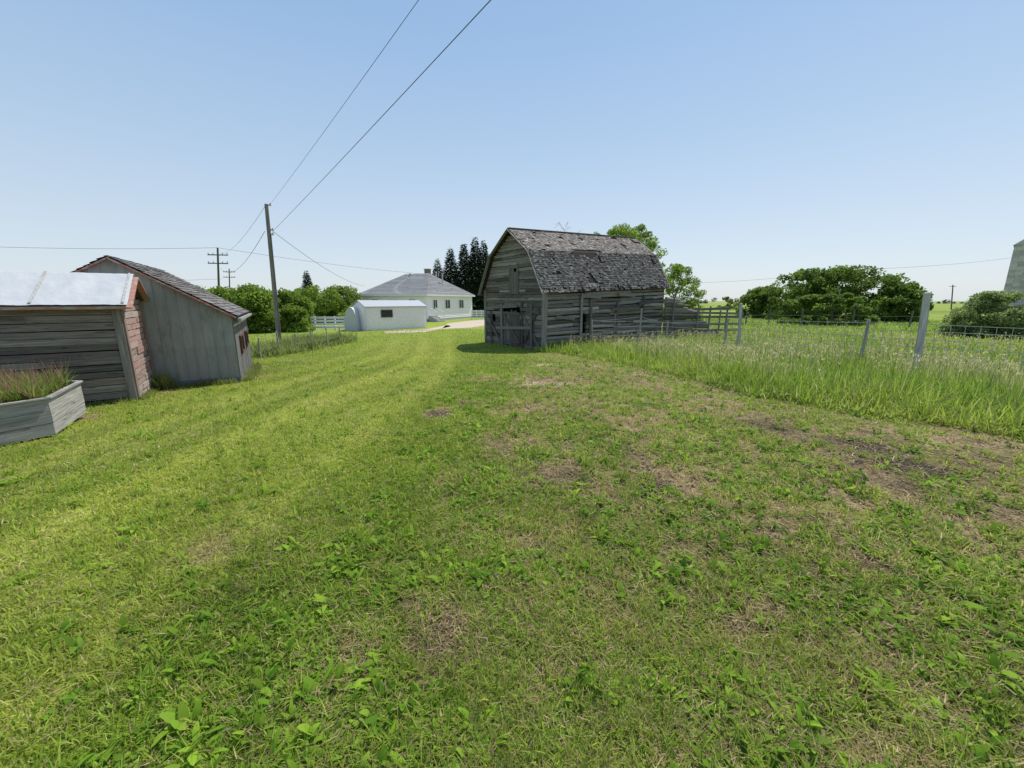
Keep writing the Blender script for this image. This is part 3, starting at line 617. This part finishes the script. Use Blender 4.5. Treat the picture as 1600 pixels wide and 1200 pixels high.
# ------------------------------------------------------------------ SHED 1 (tarp roof)
def shed1():
    Z=V((0,0,1)); O=V((S1.x,S1.y,0)); gb=g(S1.x,S1.y)-.04; t=thing('plank_shed','small plank shed with silver tarp roof and peeling red gable end','shed',(S1.x,S1.y,gb))
    NG=-S1l; NL=-S1g; w,L=1.69,3.6; ze,za=1.60,2.08
    pal=[(.20,.17,.145),(.25,.215,.185),(.155,.128,.11),(.23,.175,.145)]
    mb=MB(); rows(mb,O,S1l,NL,gb+.12,ze,.125,lambda z:(0,L),pal,maxlen=2.4); mb.build('side_wall',WH,t)
    mb=MB(); mb.box(O+NL*-.04+Z*(gb-.1),S1l*L,NL*.03,Z*.24,(.05,.045,.04)); mb.build('skirt_board',WH,t)
    ext=lambda z:(0,w) if z<ze else ((w/2*(z-ze)/(za-ze),w-w/2*(z-ze)/(za-ze)) if z<za-.03 else None)
    mb=MB(); rows(mb,O,S1g,NG,gb+.05,za,.115,ext,[(.38,.22,.19),(.42,.27,.235),(.35,.24,.21),(.40,.31,.275)],maxlen=1.2); mb.build('gable_wall',RED,t)
    mb=MB(); rows(mb,O+S1l*L,S1g,S1l,gb,za,.12,ext,pal); rows(mb,O+S1g*w,S1l,S1g,gb,ze,.12,lambda z:(0,L),pal); mb.build('back_wall',WH,t)
    mb=MB(); mb.box(O+NG*.031+Z*gb-S1g*.02,S1g*.12,NG*.025,Z*(ze-gb),(.27,.20,.17)); mb.box(O+NL*.031+Z*gb-S1l*.03,S1l*.11,NL*.025,Z*(ze-gb),(.25,.215,.19)); mb.box(O+S1g*(w-.1)+NG*.031+Z*gb,S1g*.12,NG*.025,Z*(ze-gb),(.33,.19,.16)); mb.build_each('corner_board',WV,t)
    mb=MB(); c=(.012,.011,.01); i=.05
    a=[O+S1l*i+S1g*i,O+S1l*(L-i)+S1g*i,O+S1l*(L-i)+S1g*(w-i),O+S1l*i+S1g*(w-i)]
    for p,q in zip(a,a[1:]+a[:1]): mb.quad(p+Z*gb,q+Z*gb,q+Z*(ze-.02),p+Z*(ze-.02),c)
    mb.build('interior_shade_lining',DARK,t)  # added near-black sheets paint interior shade behind the shed planks
    oh=.14; sl=(za-ze)/(w/2); e0=-.14
    P0=O+NG*oh
    def rp(a,b,dz=0):
        zz=ze+.05+(a if a<w/2 else w-a)*sl+dz; return P0+S1g*a+S1l*b+Z*zz
    mb=MB()
    for a0,a1 in((e0,w/2),(w/2,w-e0)):
        p=[rp(a0,0),rp(a0,L+2*oh),rp(a1,L+2*oh),rp(a1,0)]; d=V((0,0,-.04)); mb.add(p+[x+d for x in p],[(0,1,2,3),(7,6,5,4),(0,4,5,1),(1,5,6,2),(2,6,7,3),(3,7,4,0)],(.12,.1,.09))
    r=mb.build('roof',WH,t)
    n1,n2=40,140; vs=[];q=[]
    for i in range(n1+1):
        for j in range(n2+1):
            a=e0-.03+(w-2*e0+.06)*i/n1; b=-.02+(L+.3)*j/n2; wr=.006*math.sin(b*9+a*3)+.022*float(fbm(a*4,b*7,81))+ .014*abs(math.sin(b*4.1+1.2*math.sin(a*3)))
            v=rp(a,b,.012+wr); vs.append(tuple(v))
    for i in range(n1):
        for j in range(n2): k=i*(n2+1)+j; q.append((k,k+1,k+n2+2,k+n2+1))
    from_arrays('tarp',np.array(vs),[np.array(q)],np.tile([.50,.51,.51],(len(vs),1)),TARP,r,True)
    mb=MB()
    for b in(.04,1.15,2.3): mb.beam(rp(e0,b,.045),rp(w/2,b,.045),.03,.015,(.45,.45,.43))
    mb.build_each('batten',WV,r)
    mb=MB()
    for a0,a1 in((e0-.02,w/2),(w/2,w-e0+.02)): mb.beam(rp(a0,-.03,-.035),rp(a1,-.03,-.035),.025,.10,(.40,.18,.13),up=NG)
    mb.build_each('fascia',RED,t)
    m2=MB(); m2.beam(rp(e0-.02,0,-.03),rp(e0-.02,L+.2,-.03),.03,.05,(.40,.20,.14)); m2.build('eave_board',RED,t)
shed1()
# ------------------------------------------------------------------ SHED 2 (metal sided)
def shed2():
    Z=V((0,0,1)); O=V((S2.x,S2.y,0)); gb=g(S2.x,S2.y)-.08; t=thing('metal_sided_shed','larger shed with dull grey metal sheet gable wall and grey shingle roof','shed',(S2.x,S2.y,gb))
    NG=-S2s; NS=-S2g; W,D=3.82,S2D; ze,za=1.33,2.50
    def prof(a): return ze+(a if a<W/2 else W-a)*(za-ze)/(W/2)
    mb=MB(); a=0; k=0; st=.19
    while a<W-.01:
        b=min(a+st,W); off=.004*(k%2)+.003
        z1,z2=prof(a),prof(b)
        split=.62+random.uniform(-.02,.02); zs=gb+.2
        c=jit((.26,.26,.25),.04)
        bb=b+.015 if b<W else b
        lo=[O+S2g*a+NG*off+Z*zs,O+S2g*bb+NG*off+Z*zs,O+S2g*bb+NG*off+Z*split,O+S2g*a+NG*off+Z*split]; mb.poly(lo,c)
        c=jit((.28,.28,.27),.04); o2=off+.006
        pts=[O+S2g*a+NG*o2+Z*(split-.03),O+S2g*bb+NG*o2+Z*(split-.03),O+S2g*bb+NG*o2+Z*prof(bb)]
        if a<W/2<bb: pts.append(O+S2g*W/2+NG*o2+Z*za)
        pts.append(O+S2g*a+NG*o2+Z*z1); mb.poly(pts,c)
        if a>0: mb.box(O+S2g*(a-.003)+NG*.012+Z*zs,S2g*.006,NG*.004,Z*(z1-zs-.02),(.25,.25,.245))
        a+=st;k+=1
    mb.build('gable_wall',METAL,t)
    mb=MB(); mb.box(O+Z*(gb-.1),S2g*W,NG*.035,Z*.32,(.13,.145,.17)); mb.build('plinth',PAINT,t)
    mb=MB(); a=0
    while a<D:
        b=min(a+.18,D); gg=g(S2.x+S2s.x*a,S2.y+S2s.y*a)
        mb.box(O+S2s*a+NS*random.uniform(0,.008)+Z*(gg-.1),S2s*(b-a-.01),NS*.02,Z*(ze-gg+.08),jit((.18,.175,.165),.15)); a+=.18
    mb.build('side_wall',WV,t)
    for k in(.9,2.7):
        window(t,O+S2s*(k+.3)+NS*.035+Z*.55,S2s,NS,.65,.4,(.12,.045,.035),bar=.045,mull=False)
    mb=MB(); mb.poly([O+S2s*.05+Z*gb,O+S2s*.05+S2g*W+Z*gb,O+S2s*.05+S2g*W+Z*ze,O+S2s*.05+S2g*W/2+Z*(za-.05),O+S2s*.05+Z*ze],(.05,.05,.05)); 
    mb.poly([O+S2s*D+Z*-.9,O+S2s*D+S2g*W+Z*-.9,O+S2s*D+S2g*W+Z*ze,O+S2s*D+S2g*W/2+Z*(za-.05),O+S2s*D+Z*ze],(.2,.19,.17))
    mb.quad(O+S2g*W+Z*-.9,O+S2g*W+S2s*D+Z*-.9,O+S2g*W+S2s*D+Z*ze,O+S2g*W+Z*ze,(.2,.19,.17)); mb.build('back_wall',WV,t)
    sl=(za-ze)/(W/2); e=.12
    for k in range(2):
        f=(lambda a:a) if k==0 else (lambda a:W-a)
        p=O-S2s*.12+S2g*f(-e)+Z*(ze-e*sl+.03); q=O-S2s*.12+S2g*f(W/2)+Z*(za+.03); S=q-p; H=S.length; S.normalize(); N=S2s.cross(S)
        if N.z<0:N=-N
        m=MB(); LL=D+.2; pp=[p,p+S2s*LL,q+S2s*LL,q]; m.add(pp+[x-N*.03 for x in pp],[(0,1,2,3),(7,6,5,4),(0,4,5,1),(1,5,6,2),(2,6,7,3),(3,7,4,0)],(.10,.09,.085)); r=m.build('roof',WH,t)
        m=MB(); shingles(m,p,S2s,LL,S,H,N,.13,.2,[(.20,.19,.185),(.24,.23,.225),(.17,.16,.155),(.22,.20,.19)],lambda a,y:False,.006); m.build('shingle_cover',SHIN,r)
        m=MB(); m.beam(p-S2s*.03-N*.03,q-S2s*.03-N*.03,.025,.10,(.36,.13,.095),up=S2s); m.build('fascia',RED,t)
    m=MB(); P=O+S2g*(-.16)-S2s*.1+Z*(ze-.11); m.beam(P,P+S2s*(D+.1),.07,.06,(.30,.30,.29)); m.build('gutter',PAINT,t)
shed2()
# ------------------------------------------------------------------ planter
def planter():
    Z=V((0,0,1)); A=gp(88,682); Bq=gp(137,652); e=(Bq-A); e.z=0; s=e.length; ang=math.atan2(e.y,e.x); pts=[V((A.x,A.y,0))]
    p=pts[0].copy(); th=ang; L=[s,1.5,s,s,1.5]
    for i in range(5):
        p=p+V((math.cos(th),math.sin(th),0))*L[i]; pts.append(p.copy()); th+=R(60)
    gb=g(A.x,A.y)-.02; t=thing('planter_box','weathered wooden hexagonal raised planter box full of dry stalks and weeds','planter',(A.x,A.y,gb)); H=.52
    ctr=sum(pts,V((0,0,0)))/6
    for i in range(6):
        p,q=pts[i],pts[(i+1)%6]; U=(q-p); l=U.length; U.normalize(); N=V((U.y,-U.x,0)); 
        if N.dot(p-ctr)<0:N=-N
        mb=MB(); bh=(H-.05)/3
        for k in range(3):
            mb.box(p+N*random.uniform(0,.006)+Z*(gb+.05+k*bh),U*l,-N*.035,Z*(bh-.006),jit((.38,.36,.33) if i==0 else (.30,.285,.26),.1))  # sun-facing panel gets a paler grey; its light is put into the colour
        mb.build('side_panel',WH,t)
        mb=MB(); mb.beam(p+U*-.01+N*.005+Z*(gb+H+.008),q+U*.01+N*.005+Z*(gb+H+.008),.06,.02,(.33,.31,.285)); mb.build('top_rail',WH,t)
    mb=MB(); mb.poly([x.lerp(ctr,.06)+Z*(gb+.48) for x in pts],(.07,.055,.04)); mb.build('soil',GROUND,t)
    n=8500
    w=rng.random((n,6))**3; w/=w.sum(1)[:,None]; w=w**2.0; w/=w.sum(1)[:,None]; pa=np.array([tuple(x.lerp(ctr,.1)) for x in pts]); xy=w@pa
    P=np.stack([xy[:,0],xy[:,1],np.full(n,gb+.48)],1); dr=rng.random(n)<.42; c=mixc(np.array([.16,.27,.035]),np.array([.30,.37,.08]),rng.random(n)); c[dr]=np.array([.40,.24,.16])*rng.uniform(.5,1.3,(dr.sum(),1))
    h=np.where(dr,rng.uniform(.15,.55,n),rng.uniform(.08,.38,n))
    v,tr,cc=strips(P,rng.uniform(0,6.28,n),h,np.where(dr,.006,.015),np.radians(rng.uniform(50,89,n)),rng.uniform(0,.3,n),c,(0,.5,1),(1,.9,0))
    o=from_arrays('weeds',v,[tr],cc,GRASS,t,True); o['kind']='stuff'
planter()
# ------------------------------------------------------------------ HOUSE
def house():
    Z=V((0,0,1)); O=gp(668,503); O.z=0; A=V((-.92,.39,0)).normalized(); B=V((.39,.92,0)).normalized(); gb=-.7; la,lb=9.6,10.6; NA=-B; NB=-A; ze,za=2.4,5.05
    t=thing('white_house','white bungalow house with grey hip roof in the distance','house',(O.x,O.y,gb)); wc=(.93,.86,.90)
    def wall(P,U,L,N):
        mb=MB(); z=gb
        mb.box(P+Z*z-N*.15,U*L,N*.15,Z*.3,(.6,.58,.58)); z+=.3
        while z<ze-.01:
            h=min(.2,ze-z); o=P+Z*z; mb.add([o-N*.15,o+U*L-N*.15,o+U*L+N*.03,o+N*.03,o-N*.15+Z*h,o+U*L-N*.15+Z*h,o+U*L+N*.005+Z*h,o+N*.005+Z*h],[(0,3,2,1),(4,5,6,7),(0,1,5,4),(1,2,6,5),(2,3,7,6),(3,0,4,7)],jit(wc,.015)); z+=h
        return mb.build('wall',SIDE,t)
    wall(O,A,la,NA); wall(O,B,lb,NB); wall(O+A*la,B,lb,A); wall(O+B*lb,A,la,B)
    for k,w,h,z in((1.6,.9,1.1,1.25),(4.3,1.2,1.1,1.25),(7.6,1.2,1.1,1.25)): window(t,O+B*k+NB*.05+Z*z,B,NB,w,h,(.9,.87,.88),mull=True,bar=.1)
    for k,w,h,z in((1.9,1.0,1.1,1.3),(4.6,1.5,1.2,1.2),(7.3,1.0,1.1,1.3)): window(t,O+A*k+NA*.05+Z*z,A,NA,w,h,(.9,.87,.88),mull=True,bar=.1)
    e=.32; c=[O-A*e-B*e,O+A*(la+e)-B*e,O+A*(la+e)+B*(lb+e),O-A*e+B*(lb+e)]; c=[x+Z*(ze-.02) for x in c]; r1=O+A*(la/2-1.6)+B*(lb/2)+Z*za; r2=O+A*(la/2+1.9)+B*(lb/2)+Z*za
    mb=MB(); rc=(.26,.265,.27)
    def strip(a,b,p,q,n=16):
        for i in range(n):
            u,v=i/n,(i+1)/n; up=V((0,0,.02)); mb.quad(a.lerp(p,u)+up,b.lerp(q,u)+up,b.lerp(q,v),a.lerp(p,v),jit(rc,.12))
    strip(c[0],c[1],r1,r2); strip(c[1],c[2],r2,r2); strip(c[2],c[3],r2,r1); strip(c[3],c[0],r1,r1); rf=mb.build('roof',SHIN,t)
    mb=MB(); mb.poly([x-Z*.02 for x in c],(.7,.7,.68)); 
    for p,q in zip(c,c[1:]+c[:1]): mb.beam(p-Z*.09,q-Z*.09,.04,.18,(.85,.83,.83))
    mb.build('eave_board',PAINT,t)
    mb=MB(); P=r1+A*.4+B*.5-Z*.7; mb.box(P,A*.6,B*.6,Z*1.2,(.25,.2,.17)); mb.box(P-A*.06-B*.06+Z*1.2,A*.72,B*.72,Z*.1,(.35,.33,.3)); mb.build('chimney',SHIN,rf)
    for da,db in((-1.8,.3),(2.4,-.6),(.6,2.5)):
        mb=MB(); P=r1+A*da+B*db-Z*1.2; mb.cyl(P,P+Z*1.1,.08,.08,(.5,.5,.5),8); mb.cyl(P+Z*1.1,P+Z*1.2,.16,.12,(.4,.4,.4),8); mb.build('vent_pipe',PAINT,rf)
    mb=MB()
    for i in range(4): mb.box(O+B*.2+NB*(.05)+Z*(gb+.17*i),B*1.3,NB*(1.3-i*.3),Z*.168,(.4,.38,.36))
    mb.build('steps',PAINT,t)
    for k in(.22,1.45): 
        mb=MB(); mb.beam(O+B*k+NB*1.25+Z*gb,O+B*k+NB*1.25+Z*(gb+1.0),.06,.06,(.75,.75,.74)); mb.beam(O+B*k+NB*1.28+Z*(gb+1.0),O+B*k+NB*.1+Z*(gb+1.6),.05,.08,(.75,.75,.74)); mb.build('handrail',PAINT,t)
house()
# ------------------------------------------------------------------ white metal shed
def mshed():
    Z=V((0,0,1)); O=gp(574,517); O.z=0; U=V((.7,.714,0)); W=V((-.714,.7,0)); L,D=5.5,2.3; gb=-.72; ze=1.22; za=1.66
    t=thing('metal_garden_shed','low white corrugated metal shed with one small dark window','shed',(O.x,O.y,gb)); NF=-W
    def corr(P,A,Ln,N,zt,name='wall'):
        mb=MB(); n=int(Ln/.1)
        for i in range(n):
            a,b=Ln*i/n,Ln*(i+1)/n; o1,o2=(.0,.03) if i%2 else (.03,.0); c=(.90,.83,.84)
            mb.quad(P+A*a+N*o1+Z*gb,P+A*b+N*o2+Z*gb,P+A*b+N*o2+Z*zt(b),P+A*a+N*o1+Z*zt(a),c)
        return mb.build(name,PAINT,t)
    corr(O,U,L,NF,lambda a:ze); corr(O+W*D,U,L,W,lambda a:ze); gt=lambda a: ze+(za-ze)*(1-abs(a-D/2)/(D/2)); corr(O,W,D,-U,gt); corr(O+U*L,W,D,U,gt)
    for k in(0,1):
        mb=MB(); f=-.12 if k==0 else D+.12; p=O-U*.12+W*f+Z*(ze-.02); q=O-U*.12+W*D/2+Z*(za+.04); LL=U*(L+.24)
        mb.add([p,p+LL,q+LL,q,p-Z*.05,p+LL-Z*.05,q+LL-Z*.05,q-Z*.05],[(0,1,2,3),(7,6,5,4),(0,4,5,1),(1,5,6,2),(2,6,7,3),(3,7,4,0)],(.38,.41,.43))
        mb.build('roof',PAINT,t)
    mb=MB()
    for p in(O,O+U*L): mb.box(p-U*.04+NF*.04+Z*gb,U*.09,NF*.02,Z*(ze-gb-.03),(.85,.81,.82))
    mb.build_each('corner_trim',PAINT,t)
    window(t,O+U*1.75+NF*.06+Z*.62,U,NF,.95,.55,(.08,.09,.09),bar=.06)
    Q=gp(549,517); t=thing('tarp_cover','pale rounded tarp cover beside the white metal shed','cover',Q); vs=[];q=[]; n=10
    for j in range(4):
        for i in range(n+1):
            a=math.pi*i/n; p=Q+V((-math.cos(a)*.5,j*.6,0))+Z*(1.85*math.sin(a)**.7 if 0<i<n else 0)+V((random.uniform(-.02,.02),0,0)); vs.append(tuple(p))
    for j in range(3):
        for i in range(n): k=j*(n+1)+i; q.append((k,k+1,k+n+2,k+n+1))
    from_arrays('cover_sheet',np.array(vs),[np.array(q)],np.tile([.65,.67,.7],(len(vs),1)),TARP,t,True)
    mb=MB(); mb.poly([V(v)+V((0,.03,0)) for v in vs[:n+1]],(.5,.5,.52)); mb.build('end_flap',TARP,t)
mshed()
def railfence(label,a,b,n,h,nr):
    Z=V((0,0,1)); t=thing('white_rail_fence',label,'fence',a,'white rail fences near the house')
    for i in range(n):
        mb=MB(); p=a.lerp(b,i/(n-1)); mb.box(p-V((.05,.05,.1)),V((.1,0,0)),V((0,.1,0)),Z*(h+.15),(.85,.82,.82)); mb.build('post',PAINT,t)
    for k in range(nr):
        mb=MB(); z=Z*(h*(k+.75)/nr); mb.beam(a+z-V((0,.07,0)),b+z-V((0,.07,0)),.035,.18,(.85,.82,.82)); mb.build('rail',PAINT,t)
railfence('white board rail fence left of the metal garden shed',gp(478,515),gp(540,515),5,1.05,4)
a=pt(737,500,53);a.z=-.7;b=pt(760,500,53);b.z=-.7
railfence('short white rail fence between house and barn',a,b,4,1.1,4)
# ------------------------------------------------------------------ driveway
def drive():
    for nm,lb,px in(('driveway','pale gravel driveway curving past the house',[(690,514),(735,512),(775,506),(765,499),(735,501),(700,505)]),('path','thin bare path in front of the metal shed',[(600,521),(665,519),(705,510),(700,508),(662,515),(600,518)])):
        mb=MB(); ps=[gp(*p) for p in px]; ps=[V((p.x,p.y,-.7+.006)) for p in ps]; mb.poly(ps,(.50,.41,.32)); o=mb.build(nm,GRAVEL); props(o,lb,nm,kind='structure')
drive()
# ------------------------------------------------------------------ poles and wires
def poles():
    Z=V((0,0,1)); WC=(.08,.08,.085)
    b=gp(437,541); top=pt(416,319,b.y); t=thing('utility_pole','tall plain wooden utility pole standing behind the left sheds','pole',b)
    mb=MB(); mb.cyl(b-Z*.3,top,.125,.085,(.26,.225,.19),12); mb.build('pole_shaft',WV,t)
    for k in (.995,.83,.80):
        mb=MB(); p=b.lerp(top,k); mb.cyl(p+V((.08,0,0)),p+V((.22,0,0)),.03,.03,(.3,.3,.3),8); mb.cyl(p+V((.2,0,-.05)),p+V((.2,0,.08)),.04,.035,(.5,.45,.42),8); mb.build('insulator',PAINT,t)
    mb=MB(); mb.beam(b+V((.14,-.05,.0)),b.lerp(top,.8)+V((.12,-.05,0)),.03,.03,(.1,.1,.1)); mb.build('ground_cable',WIRE,t)
    def wire(label,p,q,sag,r,n=30):
        mb=MB(); tube(mb,wirepts(p,q,sag,n),r,WC,5); o=mb.build('power_line',WIRE,None,loc=p); props(o,label,'power line')
    t0=top+V((.2,0,0)); t1=b.lerp(top,.82)+V((.2,0,0))
    def thru(s,px,py,z,k):
        dx,dy,dz=ray(px,py); tt=(z-CZ)/dz; P=V((dx*tt,dy*tt,z)); return s+(P-s)*k
    wire('upper overhead wire from the pole top towards the viewer',t0,thru(t0,648,-20,6.6,2.6),.25,.005,60)
    wire('thicker lower overhead wire from the pole towards the viewer',t1,thru(t1,760,-18,5.9,2.6),.2,.007,60)
    wire('service wire sagging from the pole to the house roof',t1,pt(570,447,50),.5,.012)
    def xpole(label,px,pyt,Y):
        bb=pt(px,480,Y); bb.z=-.7; tp=pt(px-1,pyt,Y); t=thing('crossarm_pole',label,'pole',bb,'distant poles with crossarms'); mb=MB(); mb.cyl(bb-Z*.2,tp,.17,.12,(.12,.1,.085),8); mb.build('pole_shaft',WV,t)
        for k in((.9,.78) if pyt<400 else (.93,.8)):
            mb=MB(); p=bb.lerp(tp,k); mb.beam(p-V((1.5,0,0)),p+V((1.5,0,-.05)),.14,.14,(.12,.1,.085)); c=mb.build('crossarm',WV,t); mi=MB()
            for x in(-1.4,-.7,.7,1.4): mi.cyl(p+V((x,0,.05)),p+V((x,0,.3)),.06,.04,(.25,.25,.26),6)
            mi.build_each('insulator',PAINT,c)
        return tp
    a=xpole('larger distant crossarm pole left of the tall pole',341,387,62); c=xpole('smaller farther crossarm pole beside the larger one',359,420,105)
    wire('wire from the crossarm pole running left across the sky',a,pt(-150,380,60),.4,.022)
    wire('lower wire running left above the shed roofs',a-Z*4.5,pt(-150,434,60),.5,.015)
    wire('wire from the crossarm pole running right behind the tall pole',a,pt(760,432,120),1.0,.02)
    wire('wire linking the pole top down to the crossarm pole',top,a-Z*.7,.8,.009)
    wire('lower wire linking the tall pole to the crossarm pole',t1-V((.4,0,0)),a-Z*3,1.2,.012)
    wire('faint wire running right from the barn end to the thicket',pt(1060,443,90),pt(1260,430,100),.3,.02)
    wire('faint wire from the thicket to the grain elevator',pt(1340,421,100),pt(1585,402,135),.6,.028)
    bb=pt(1487,480,110); bb.z=-.7; tp=pt(1489,445,110); t=thing('distant_pole','small distant pole on the right horizon','pole',bb); mb=MB(); mb.cyl(bb,tp,.15,.12,(.15,.13,.11),7); mb.build('pole_shaft',WV,t)
    mb=MB(); mb.beam(tp-V((.9,0,.4)),tp+V((.9,0,-.4)),.12,.12,(.15,.13,.11)); mb.build('crossarm',WV,t)
poles()
# ------------------------------------------------------------------ grain elevator
def elevator():
    Z=V((0,0,1)); Y=140; O=pt(1564,470,Y); O.z=-.7; U=V((.62,-.785,0)).normalized(); W=V((.785,.62,0)).normalized(); zt=pt(1566,383,Y).z; L,D=11,12
    t=thing('grain_elevator','tall weathered grey grain elevator at the right edge','grain elevator',O); c=(.46,.43,.42)
    def panels(P,A,N,Ln,z0,z1,mb):
        z=z0
        while z<z1-.01:
            h=min(.9,z1-z); x=0
            while x<Ln-.01:
                w=min(1.6,Ln-x); mb.box(P+A*x+N*-.1+Z*(z-P.z),A*(w-.02),N*(.1+random.uniform(0,.03)),Z*(h+.02 if z+h<z1 else h),jit(c,.2)); x+=w
            z+=h
    mb=MB(); panels(O,U,-W,L,-.7,zt,mb); panels(O,W,-U,D,-.7,zt,mb); panels(O+U*L,W,U,D,-.7,zt,mb); panels(O+W*D,U,W,L,-.7,zt,mb); mb.build('wall',METAL,t)
    m=MB(); e=.3; A=[O-U*e-W*e,O+U*(L+e)-W*e,O+U*(L+e)+W*(D+e),O-U*e+W*(D+e)]; A=[V((p.x,p.y,zt)) for p in A]
    zi=zt+3.4; ix=3.6; B=[O+U*ix,O+U*(L-ix),O+U*(L-ix)+W*D,O+U*ix+W*D]; B=[V((p.x,p.y,zi)) for p in B]
    m.quad(A[0],A[3],B[3],B[0],(.3,.3,.3)); m.quad(A[1],A[2],B[2],B[1],(.3,.3,.3)); m.poly([A[0],A[1],B[1],B[0]],c); m.poly([A[3],A[2],B[2],B[3]],c); m.build('roof',METAL,t)
    m=MB(); panels(V((B[0].x,B[0].y,zi)),U,-W,L-2*ix,zi,zi+4,m); panels(V((B[0].x,B[0].y,zi)),W,-U,D,zi,zi+4,m); panels(V((B[1].x,B[1].y,zi)),W,U,D,zi,zi+4,m)
    r0,r1=B[0]+Z*4,B[1]+Z*4; mid=(r0+r1)/2+Z*1.4; m.quad(r0-U*.3,r0-U*.3+W*D,mid+W*D,mid,(.22,.22,.22)); m.quad(r1+U*.3,r1+U*.3+W*D,mid+W*D,mid,(.22,.22,.22)); m.poly([r0,r1,mid],c); m.build('cupola',METAL,t)
elevator()
# ------------------------------------------------------------------ light, sky, camera
AZ,EL=R(38),R(61); BS=.13
w=bpy.data.worlds.new('World'); bpy.context.scene.world=w; w.use_nodes=True; nt=w.node_tree
bg=nt.nodes['Background']; sk=nt.nodes.new('ShaderNodeTexSky'); sk.sky_type='NISHITA'; sk.sun_disc=False; sk.sun_elevation=EL; sk.sun_rotation=AZ
sk.air_density=1.0; sk.dust_density=1.2; sk.ozone_density=2.0; sk.altitude=300
tc=nt.nodes.new('ShaderNodeTexCoord'); sp=nt.nodes.new('ShaderNodeSeparateXYZ'); cr=nt.nodes.new('ShaderNodeValToRGB'); L=nt.links.new
L(tc.outputs['Generated'],sp.inputs[0]); L(sp.outputs['Z'],cr.inputs[0])
el=cr.color_ramp.elements; el[0].position=0.0; el[0].color=(.76,.83,.88,1); el[1].position=.75; el[1].color=(.25,.43,.73,1)
for p,c in((.12,(.66,.77,.88,1)),(.3,(.49,.66,.86,1)),(.5,(.34,.54,.82,1))): q=el.new(p); q.color=c
sc=nt.nodes.new('ShaderNodeVectorMath'); sc.operation='SCALE'; sc.inputs['Scale'].default_value=1/BS; L(cr.outputs[0],sc.inputs[0])
mx=nt.nodes.new('ShaderNodeMix'); mx.data_type='RGBA'; mx.inputs[0].default_value=.78; L(sk.outputs[0],mx.inputs[6]); L(sc.outputs[0],mx.inputs[7]); L(mx.outputs[2],bg.inputs[0]); bg.inputs[1].default_value=BS
sd=bpy.data.lights.new('sun','SUN'); sd.energy=5.0; sd.angle=R(.55); sd.color=(1,.95,.87); so=bpy.data.objects.new('sun',sd); C.objects.link(so)
D=V((math.sin(AZ)*math.cos(EL),math.cos(AZ)*math.cos(EL),math.sin(EL))); so.rotation_euler=D.to_track_quat('Z','Y').to_euler(); so.location=D*60
cd=bpy.data.cameras.new('camera'); co=bpy.data.objects.new('camera',cd); C.objects.link(co); co.location=(0,0,CZ); co.rotation_euler=(math.pi/2-TH,0,0)
cd.sensor_width=36; cd.sensor_fit='HORIZONTAL'; cd.lens=36*F/1600; cd.clip_start=.05; cd.clip_end=6000
S=bpy.context.scene; S.camera=co; S.view_settings.view_transform='Standard'; S.view_settings.look='None'; S.view_settings.exposure=0
